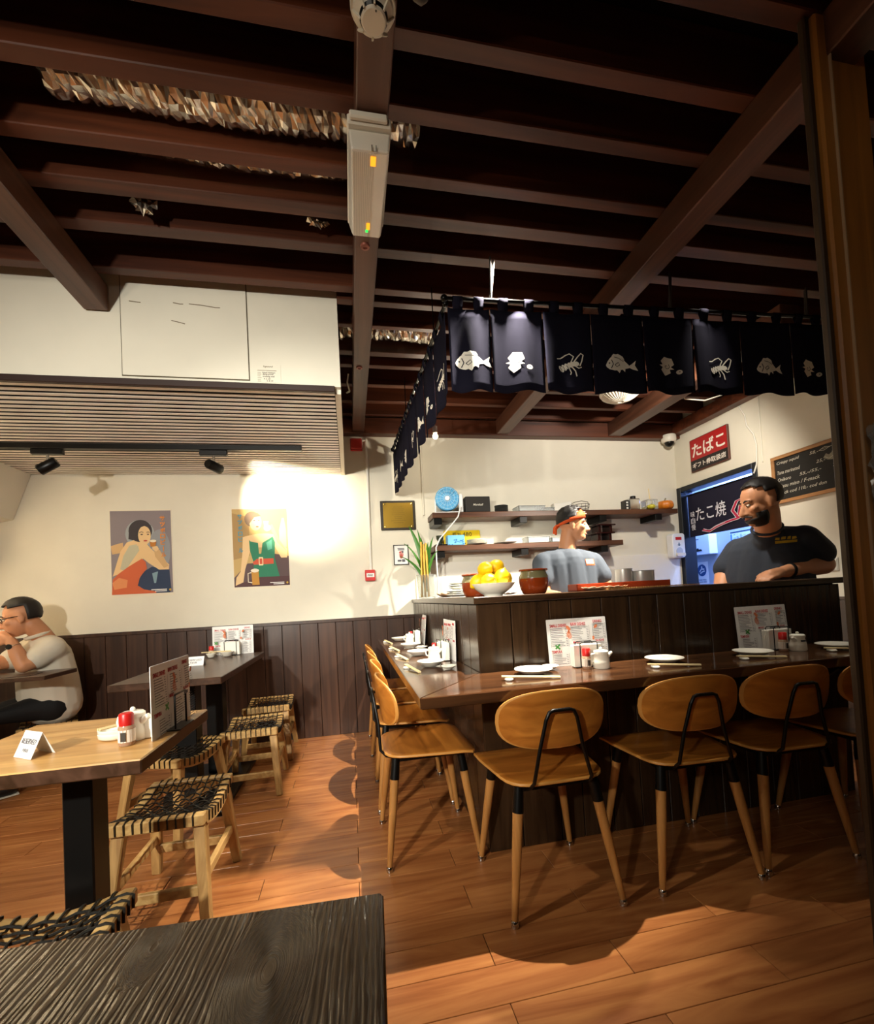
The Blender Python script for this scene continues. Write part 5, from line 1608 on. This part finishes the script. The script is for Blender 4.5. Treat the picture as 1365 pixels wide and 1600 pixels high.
# ------------------------------------------------------------------ people
def remesh(g, name, m, parent, voxel=.007, it=3, label=None, keep=None):
    """one continuous surface out of overlapping limbs"""
    me = bpy.data.meshes.new(name)
    me.from_pydata(g.v, [], g.f)
    o = bpy.data.objects.new(name, me)
    S.collection.objects.link(o)
    md = o.modifiers.new('r', 'REMESH'); md.mode = 'VOXEL'; md.voxel_size = voxel
    ms = o.modifiers.new('s', 'SMOOTH'); ms.iterations = it; ms.factor = .5
    bpy.context.view_layer.update()
    dg = bpy.context.evaluated_depsgraph_get()
    me2 = bpy.data.meshes.new_from_object(o.evaluated_get(dg))
    bpy.data.objects.remove(o)
    if keep:
        bm = bmesh.new(); bm.from_mesh(me2)
        bmesh.ops.delete(bm, geom=[f for f in bm.faces if not keep(f.calc_center_median())], context='FACES')
        bm.to_mesh(me2); bm.free()
    me2.materials.clear()
    for x in (m if isinstance(m, (list, tuple)) else [m]): me2.materials.append(x)
    me2.shade_smooth()
    me2.name = name
    o = bpy.data.objects.new(name, me2)
    S.collection.objects.link(o)
    o.parent = parent
    if label: o['label'] = label
    return o

def limb(g, pts, rs, n=14):
    """closed tapered tube with rounded ends through pts"""
    pts = [V(p) for p in pts]
    g.tube(pts, list(rs), n)
    for p, r in ((pts[0], rs[0]), (pts[-1], rs[-1])): g.ball(p, r*.995, n, 8)
    for p, r in zip(pts[1:-1], rs[1:-1]): g.ball(p, r*.995, n, 8)

class Frame:
    """local axes of a body part: f forward, s to the left, u up"""
    def __init__(s, o, f, u=(0, 0, 1)):
        s.o = V(o); s.f = V(f).normalized(); u = V(u)
        s.s = u.cross(s.f).normalized(); s.u = s.f.cross(s.s)
        s.R = Matrix((s.f, s.s, s.u)).transposed()
    def __call__(s, f, l, u): return s.o+s.f*f+s.s*l+s.u*u

def head(g, F, k=1.0):
    """F.o is the centre of the skull; face towards F.f"""
    R = F.R
    B = lambda c, r, n=16, kk=12: g.ball(F(*[x*k for x in c]), tuple(x*k for x in r), n, kk, R=R)
    B((-.012, 0, .030), (.094, .075, .088), 20, 14)
    B((.022, 0, -.030), (.070, .062, .080))
    B((.045, 0, -.080), (.042, .045, .034))
    B((.066, 0, -.092), (.022, .026, .018))
    limb(g, [F(.082*k, 0, .010*k), F(.100*k, 0, -.022*k), F(.104*k, 0, -.034*k)], [.011*k, .013*k, .015*k], 10)
    B((.092, .014, -.037), (.012, .010, .009), 8, 6); B((.092, -.014, -.037), (.012, .010, .009), 8, 6)
    for s in (-1, 1):
        B((.072, s*.030, .022), (.014, .024, .009), 10, 6)
        B((.060, s*.042, -.020), (.022, .022, .020), 10, 6)
    B((.082, 0, -.060), (.012, .024, .007), 10, 6)
    B((.080, 0, -.070), (.012, .020, .007), 10, 6)
    for s in (-1, 1):
        B((-.012, s*.074, -.004), (.020, .009, .033), 10, 8)
        B((-.008, s*.072, -.026), (.011, .010, .014), 10, 6)

def face_parts(F, root, k, skin_dark, look=0):
    eyew, iris, lidm, lipm = mat('eye_white', '#d9d2c4', .3), mat('iris', '#1d130c', .2), mat('brow_dark', '#1c1410', .8), mat('lip', '#a8614c', .5)
    for s in (-1, 1):
        e = ob('eye', G().ball(F(.074*k, s*.030*k, .004*k), (.010*k, .013*k, .007*k), 10, 8, R=F.R), eyew, root, smooth=60)
        ob('iris', G().ball(F(.0815*k, s*.030*k, .003*k), (.004*k, .005*k, .005*k), 8, 6, R=F.R), iris, e, smooth=60)
        ob('brow', G().tube([F(.083*k, s*.014*k, .024*k), F(.083*k, s*.032*k, .030*k), F(.070*k, s*.050*k, .024*k)], [.004*k, .0045*k, .003*k], 6), lidm, root, smooth=60)
    ob('mouth', G().tube([F(.079*k, -.024*k, -.066*k), F(.093*k, -.008*k, -.064*k), F(.093*k, .008*k, -.064*k), F(.079*k, .024*k, -.066*k)], [.0025, .004*k, .004*k, .0025], 6), lipm, root, smooth=60)

def hair(F, root, k, m, hairline, extra=1.05, name='hair', spike=.0):
    g = G()
    vs = []
    c = F(-.012*k, 0, .034*k)
    r = (.097*k*extra, .079*k*extra, .093*k*extra)
    def keep(p):
        q = V((p.dot(F.f), p.dot(F.s), p.dot(F.u)))
        return hairline(q.x/k, q.y/k, q.z/k)
    g.ball((0, 0, 0), r, 36, 26, keep=keep, R=F.R)
    rr = random.Random(5)
    g.v = [tuple(c+V(p)*(1+rr.uniform(-.008, .022)+(rr.uniform(0, spike) if V(p).dot(F.u) > .045*k else 0))) for p in g.v]
    return ob(name, g, m, root, smooth=60, solid=.006)

def hand(g, wrist, d, back, thumb_side, curl=.5, k=1.0, spread=.06):
    """palm, four unequal bent fingers and a thumb leaving the side of the palm"""
    d = V(d).normalized(); b = V(back); b = (b-d*b.dot(d)).normalized()
    s = d.cross(b)*thumb_side
    w = V(wrist)
    limb(g, [w, w+d*.03*k, w+d*.075*k], [.024*k, .030*k, .030*k], 12)
    limb(g, [w+d*.03*k+s*.018*k, w+d*.08*k+s*.026*k], [.018*k, .0135*k], 10)
    limb(g, [w+d*.03*k-s*.016*k, w+d*.076*k-s*.028*k], [.017*k, .013*k], 10)
    for i, (off, L) in enumerate(((.030, .070), (.010, .079), (-.010, .073), (-.029, .057))):
        p = w+d*.082*k+s*off*k
        dd = (d+s*(off*spread*20*.06)).normalized()
        pts, rs = [p], [.0095*k]
        a = 0
        for j, f in enumerate((.46, .31, .23)):
            a += curl*(.75+.3*j)
            q = dd*math.cos(a)-b*math.sin(a)
            pts.append(pts[-1]+q*L*f*k); rs.append((.0090, .0080, .0068)[j]*k)
        limb(g, pts, rs, 8)
    t0 = w+d*.025*k+s*.026*k
    t1 = t0+(d*.6+s*.75-b*.25).normalized()*.038*k
    t2 = t1+(d*.9+s*.25-b*.35).normalized()*.030*k
    t3 = t2+(d*.95-b*.4).normalized()*.024*k
    limb(g, [t0, t1, t2, t3], [.014*k, .0115*k, .010*k, .0080*k], 8)

from mathutils.bvhtree import BVHTree
def decal(name, target, org, ux, uy, polys, m, parent, off=.002):
    """flat print draped on a garment: each corner dropped onto the cloth"""
    bv = BVHTree.FromPolygons([v.co for v in target.data.vertices], [p.vertices for p in target.data.polygons])
    ux, uy = V(ux).normalized(), V(uy).normalized()
    nz = ux.cross(uy)
    g = G()
    bm = bmesh.new()
    for pl_ in polys:
        bm.faces.new([bm.verts.new((x, y, 0)) for x, y in pl_])
    bmesh.ops.triangulate(bm, faces=bm.faces)
    bmesh.ops.subdivide_edges(bm, edges=[e for e in bm.edges if e.calc_length() > .012], cuts=2, use_grid_fill=True)
    bmesh.ops.triangulate(bm, faces=bm.faces)
    bm.verts.index_update()
    for v in bm.verts:
        p = V(org)+ux*v.co.x+uy*v.co.y+nz*.12
        h = bv.ray_cast(p, -nz, .4)
        g.v.append(tuple((h[0] if h[0] is not None else V(org))+nz*off))
    g.f = [tuple(v.index for v in f.verts) for f in bm.faces]
    g.m = [0]*len(g.f)
    bm.free()
    return ob(name, g, m, parent)

def collar(c, nrm, r, m, parent, t=.009):
    n = V(nrm).normalized(); u = n.cross(V((0, 1, 0))).normalized(); w = n.cross(u)
    return ob('collar', G().tube([V(c)+u*r*math.cos(a)+w*r*math.sin(a) for a in [2*PI*i/24 for i in range(25)]], t, 8, cap=False), m, parent, smooth=60)

skin_m = mat('skin', '#c98d66', .5, bump=.05, bscale=300)
skin_c = mat('skin_cook', '#d3976f', .45)
hair_k = mat('hair_black', '#120d0a', .5, bump=.6, bscale=400)
trouser = mat('trousers_black', '#0d0c0d', .8)
shoe_m = mat('shoe_black', '#131110', .4)

def legs(root, hipc, s, feet, hipr=.14):
    g = G()
    hc = V(hipc); s = V(s)
    limb(g, [hc+s*.10, hc-s*.10], [hipr, hipr])
    for sg, (kn, an) in zip((1, -1), feet):
        limb(g, [hc+s*.095*sg, V(kn), V(an)], [.10, .068, .050])
    remesh(g, 'trousers', trouser, root, .014, 3)
    for kn, an in feet:
        a = V(an)
        fdir = V((0, -1, 0)) if abs((V(kn)-a).y) < .02 else (V(kn)-a)*V((1, 1, 0))
        fdir = root_dir if root_dir is not None else fdir.normalized()
        gg = G()
        limb(gg, [V((a.x, a.y, .045)), V((a.x, a.y, .045))+fdir*.10, V((a.x, a.y, .036))+fdir*.17], [.045, .043, .034])
        o = remesh(gg, 'shoe', shoe_m, root, .010, 2)
        ob('sole', G().tube([V((a.x, a.y, .006))-fdir*.04, V((a.x, a.y, .006))+fdir*.06, V((a.x, a.y, .006))+fdir*.19], [.042, .046, .036], 12, flat=.16, upv=(0, 0, 1)), mat('sole', '#c9c2b4', .6), o)
root_dir = None

# ---- cook with the orange headband
ck = thing('person', 'cook in a grey t-shirt and orange headband looking right behind the bar', 'person', (0, 0, 0))
HF = Frame((1.578, 2.90, 1.548), (.93, -.40, -.06), (-.08, 0, 1))
g = G()
head(g, HF, 1.0)
limb(g, [(1.56, 2.915, 1.50), (1.545, 2.93, 1.42), (1.54, 2.94, 1.34)], [.060, .060, .068])
limb(g, [(1.37, 2.93, 1.275), (1.70, 2.93, 1.265)], [.060, .060])
limb(g, [(1.535, 2.93, 1.26), (1.535, 2.92, 1.10), (1.535, 2.93, .95)], [.085, .09, .10])
for sh, el, wr, ts in (((1.345, 2.92, 1.27), (1.312, 2.87, 1.06), (1.42, 2.66, 1.02), -1), ((1.725, 2.92, 1.26), (1.80, 2.86, 1.06), (1.72, 2.64, 1.02), 1)):
    limb(g, [sh, (V(sh)+V(el))/2, el], [.066, .056, .046])
    limb(g, [el, (V(el)*.6+V(wr)*.4), wr], [.046, .043, .029])
    hand(g, wr, (V(wr)-V(el))*V((1, 1, .2)), (0, 0, 1), ts, .55)
remesh(g, 'body', skin_c, ck, .0065, 3)
face_parts(HF, ck, 1.0, None)
hair(HF, ck, 1.0, hair_k, lambda x, y, z: z > .012 and (x < .035 or z > .072) or (x < -.02 and z > -.035), 1.05, spike=.13)
# headband: a tilted twisted strip round the forehead
orange = mat('headband_orange', '#d9541a', .75, bump=.3, bscale=300)
g = G()
n = 40
vs, fs = [], []
for i in range(n):
    a = 2*PI*i/n
    x, y = .099*math.cos(a)-.012, .082*math.sin(a)
    z0 = .038+.045*math.cos(a)
    for dz, e in ((-.032, 1.0), (0, 1.05), (.032, .975)):
        zz = z0+dz*(.62+.38*math.cos(a))
        sc = math.sqrt(max(.2, 1-max(0, (zz-.030)/.105)**2))
        vs.append(HF(-.012+(x+.012)*sc*e, y*sc*e, zz))
for i in range(n):
    j = (i+1) % n
    for t in (0, 1): fs.append((i*3+t, j*3+t, j*3+t+1, i*3+t+1))
hb = ob('headband', g.add(vs, fs), orange, ck, smooth=60, solid=.005)
ob('headband_knot', G().tube([HF(-.10, .0, .0), HF(-.125, .01, -.02), HF(-.13, .015, -.06)], [.016, .012, .009], 8).tube([HF(-.10, .0, .0), HF(-.12, -.02, -.03), HF(-.118, -.03, -.07)], [.014, .011, .008], 8), orange, hb, smooth=60)
pale = mat('headband_print', '#f0c9a0', .8)
g = G()
for a, dz in ((.25, .004), (.0, -.006), (-.35, .006), (.55, -.004), (.95, .003), (1.4, -.003)):
    sc = .985
    zz = .038+.045*math.cos(a)+dz
    sc = math.sqrt(max(.2, 1-max(0, (zz-.030)/.105)**2))*1.075
    g.ball(HF(-.012+.099*math.cos(a)*sc, .082*math.sin(a)*sc, zz), (.010, .010, .004), 6, 4, R=HF.R)
ob('headband_print', g, pale, hb)
tee = mat('tee_grey', '#4b525c', .85, bump=.2, bscale=500)
g = G()
limb(g, [(1.365, 2.93, 1.29), (1.535, 2.935, 1.315), (1.705, 2.93, 1.28)], [.078, .085, .078])
limb(g, [(1.44, 2.925, 1.26), (1.45, 2.915, 1.10), (1.45, 2.92, .93)], [.115, .12, .125])
limb(g, [(1.63, 2.925, 1.26), (1.62, 2.915, 1.10), (1.62, 2.92, .93)], [.115, .12, .125])
limb(g, [(1.535, 2.91, 1.27), (1.535, 2.895, 1.10), (1.535, 2.90, .93)], [.115, .125, .13])
limb(g, [(1.345, 2.92, 1.28), (1.322, 2.885, 1.175)], [.080, .076])
limb(g, [(1.725, 2.92, 1.27), (1.763, 2.885, 1.175)], [.080, .076])
sh = remesh(g, 't_shirt', tee, ck, .009, 4)
collar((1.542, 2.928, 1.372), (.05, -.32, 1), .070, tee, sh)
TX, TZ_ = (1, .22, 0), (0, 0, 1)
decal('name_tag', sh, (1.652, 2.80, 1.272), TX, TZ_, [[(-.037, -.022), (.037, -.022), (.037, .022), (-.037, .022)]], mat('tag_orange', '#d9643a', .6), sh)
decal('name_tag_print', sh, (1.650, 2.80, 1.274), TX, TZ_, [[(-.032, -.014), (.028, -.014), (.028, .018), (-.032, .018)]], mat('tag_pale', '#f3e3b4', .6), sh, .0035)
legs(ck, (1.535, 2.93, .90), (1, 0, 0), (((1.63, 2.90, .5), (1.64, 2.93, .07)), ((1.44, 2.90, .5), (1.43, 2.93, .07))))

# ---- bearded man in the navy t-shirt
mn = thing('person', 'dark haired bearded man in a navy t-shirt looking down by the doorway', 'person', (0, 0, 0))
MF = Frame((2.335, 2.125, 1.530), (-.90, .34, -.26), (-.22, .06, 1))
g = G()
head(g, MF, 1.10)
limb(g, [(2.365, 2.125, 1.48), (2.41, 2.16, 1.40), (2.50, 2.24, 1.30)], [.068, .068, .058])
limb(g, [(2.54, 2.42, 1.26), (2.57, 2.17, 1.28)], [.065, .065])
limb(g, [(2.54, 2.29, 1.22), (2.55, 2.30, 1.08), (2.56, 2.30, .92)], [.10, .11, .12])
eL, wL = V((2.705, 2.095, 1.155)), V((2.40, 2.075, 1.125))
limb(g, [(2.60, 2.13, 1.285), (2.67, 2.105, 1.215), eL], [.078, .070, .058])
limb(g, [eL, eL*.55+wL*.45, wL], [.058, .052, .033])
hand(g, wL, (-.97, .05, -.16), (-.2, -.35, .9), 1, .35, 1.05)
limb(g, [(2.52, 2.47, 1.26), (2.42, 2.50, 1.12), (2.33, 2.44, 1.02)], [.072, .060, .048])
limb(g, [(2.33, 2.44, 1.02), (2.22, 2.32, 1.02), (2.15, 2.24, 1.04)], [.046, .042, .030])
hand(g, (2.15, 2.24, 1.04), (-.6, -.75, -.1), (0, 0, 1), 1, .5)
remesh(g, 'body', skin_m, mn, .0068, 3)
face_parts(MF, mn, 1.10, None)
hair(MF, mn, 1.10, hair_k, lambda x, y, z: z > .045 and x < .045 or z > .066 or (x < .012 and z > .012) or (x < -.035 and z > -.05), 1.02)
g = G()
def bk_(p):
    q = V((p.dot(MF.f), p.dot(MF.s), p.dot(MF.u)))
    return q.z < .020 and q.x > -.012 and not (q.x > .045 and q.z > -.006)
g.ball((0, 0, 0), (.077, .0665, .064), 32, 22, keep=bk_, R=MF.R)
cc_ = MF(.027, 0, -.066)
g.v = [tuple(cc_+V(p)) for p in g.v]
ob('beard', g, hair_k, mn, smooth=60, solid=.005)
ob('moustache', G().tube([MF(.085, -.034, -.066), MF(.106, -.012, -.052), MF(.106, .012, -.052), MF(.085, .034, -.066)], [.005, .0075, .0075, .005], 8), hair_k, mn, smooth=60)
navy = mat('tee_navy', '#272d38', .85, bump=.2, bscale=500)
g = G()
limb(g, [(2.54, 2.43, 1.285), (2.55, 2.28, 1.325), (2.58, 2.15, 1.30)], [.088, .096, .092])
limb(g, [(2.53, 2.39, 1.22), (2.51, 2.39, 1.07), (2.53, 2.40, .90)], [.145, .16, .16])
limb(g, [(2.53, 2.29, 1.22), (2.51, 2.29, 1.07), (2.53, 2.30, .90)], [.150, .165, .165])
limb(g, [(2.55, 2.20, 1.22), (2.53, 2.20, 1.07), (2.55, 2.21, .90)], [.145, .16, .16])
limb(g, [(2.55, 2.28, 1.31), (2.455, 2.20, 1.33)], [.09, .080])
limb(g, [(2.61, 2.125, 1.30), (2.68, 2.10, 1.225)], [.094, .086])
limb(g, [(2.52, 2.47, 1.28), (2.44, 2.50, 1.17)], [.088, .080])
sh = remesh(g, 't_shirt', navy, mn, .010, 4)
collar((2.425, 2.178, 1.388), (-.45, -.36, .82), .074, navy, sh)
yel = mat('logo_yellow', '#c9a21e', .6)
decal('chest_print', sh, (2.45, 2.09, 1.305), (.62, -.78, 0), (0, 0, 1), [[(-.05, .006), (-.03, .004), (-.028, .018), (-.046, .018)], [(-.024, .006), (-.002, .008), (0, .024), (-.02, .022)],
      [(.004, .006), (.02, .006), (.022, .024), (.008, .022)], [(.026, .004), (.048, .008), (.046, .020), (.028, .020)], [(-.05, -.016), (.048, -.014), (.05, 0), (-.05, 0)]], yel, sh)
ob('wristband', G().tube([wL+V((.045, 0, .004))+V((.004*math.sin(a), .037*math.cos(a), .037*math.sin(a))) for a in [2*PI*i/20 for i in range(21)]], .007, 6, cap=False, flat=1.3), black_m, mn, smooth=60)
legs(mn, (2.55, 2.30, .88), (0, -1, 0), (((2.55, 2.20, .48), (2.56, 2.19, .07)), ((2.55, 2.41, .48), (2.56, 2.42, .07))), .155)

# ---- seated diner at the left edge
dn = thing('person', 'seated man in a cream polo shirt and glasses resting his face on his hand', 'person', (0, 0, 0))
DF = Frame((-2.145, 3.405, 1.098), (-.90, -.36, -.22), (-.18, -.03, 1))
g = G()
head(g, DF, 1.02)
limb(g, [(-2.10, 3.43, 1.05), (-2.07, 3.46, .99), (-2.06, 3.49, .93)], [.058, .058, .068])
limb(g, [(-2.18, 3.59, .855), (-2.0, 3.43, .86)], [.062, .062])
limb(g, [(-2.075, 3.51, .83), (-2.07, 3.53, .65), (-2.07, 3.56, .52)], [.09, .10, .11])
eD, wD = V((-2.055, 3.275, .790)), V((-2.125, 3.285, .955))
limb(g, [(-1.975, 3.41, .875), (-2.01, 3.34, .825), eD], [.066, .058, .042])
limb(g, [eD, eD*.5+wD*.5, wD], [.042, .043, .028])
hand(g, wD, (-.78, .10, .42), (.1, -.85, .45), -1, .75, .95)
e2, w2_ = V((-2.36, 3.42, .792)), V((-2.34, 3.22, .80))
limb(g, [(-2.21, 3.615, .87), (-2.30, 3.53, .81), e2], [.064, .056, .040])
limb(g, [e2, e2*.5+w2_*.5, w2_], [.040, .038, .027])
hand(g, w2_, (.25, -.9, .1), (0, 0, 1), 1, .5, .95)
remesh(g, 'body', skin_m, dn, .0062, 3)
face_parts(DF, dn, 1.02, None)
hair(DF, dn, 1.02, hair_k, lambda x, y, z: (z > .035 and x < .05) or z > .056 or (x < -.03 and z > -.055), 1.06)
gl = mat('glasses_black', '#0e0c0c', .25)
g = G()
for s in (-1, 1):
    g.tube([DF(.092, s*.032+.021*math.cos(a), .004+.016*math.sin(a)) for a in [2*PI*i/16 for i in range(17)]], .0022, 6, cap=False)
    g.tube([DF(.088, s*.056, .010), DF(.04, s*.078, .010), DF(-.015, s*.081, .006)], .0026, 6)
g.tube([DF(.094, -.011, .008), DF(.098, 0, .011), DF(.094, .011, .008)], .0022, 6)
ob('glasses', g, gl, dn, smooth=60)
wv = ob('wristwatch', G().tube([wD-V((-.012, .002, .035))+V((.032*math.cos(a), .032*math.sin(a), .012*math.cos(a))) for a in [2*PI*i/20 for i in range(21)]], .0085, 6, cap=False, flat=.5), chrome, dn, smooth=60)
ob('watch_face', G().lathe([(0, 0), (.016, 0), (.017, .008), (0, .009)], 16, tuple(wD-V((-.012, .034, .035))), axis='y'), black_m, wv, smooth=40)
polo = mat('polo_cream', '#d9d0be', .85, bump=.2, bscale=450)
g = G()
limb(g, [(-2.20, 3.605, .875), (-2.07, 3.50, .905), (-1.98, 3.415, .88)], [.080, .086, .082])
limb(g, [(-2.13, 3.56, .82), (-2.13, 3.57, .66), (-2.13, 3.59, .50)], [.130, .140, .145])
limb(g, [(-2.03, 3.475, .82), (-2.02, 3.50, .66), (-2.02, 3.53, .50)], [.130, .140, .145])
limb(g, [(-2.09, 3.50, .82), (-2.09, 3.52, .66), (-2.09, 3.55, .50)], [.13, .14, .145])
limb(g, [(-1.972, 3.405, .885), (-2.012, 3.335, .832)], [.083, .071])
limb(g, [(-2.215, 3.62, .88), (-2.29, 3.54, .82)], [.080, .070])
sh = remesh(g, 'polo_shirt', polo, dn, .009, 4)
collar((-2.085, 3.462, .978), (-.28, -.22, 1), .064, polo, sh, .012)
ob('shirt_button', G().ball((-2.155, 3.378, .90), .005, 8, 6), black_m, sh)
root_dir = V((-.75, -.62, 0)).normalized()
legs(dn, (-2.07, 3.54, .50), (.55, -.6, 0), (((-2.30, 3.28, .46), (-2.13, 3.25, .07)), ((-2.42, 3.45, .46), (-2.40, 3.42, .07))), .115)
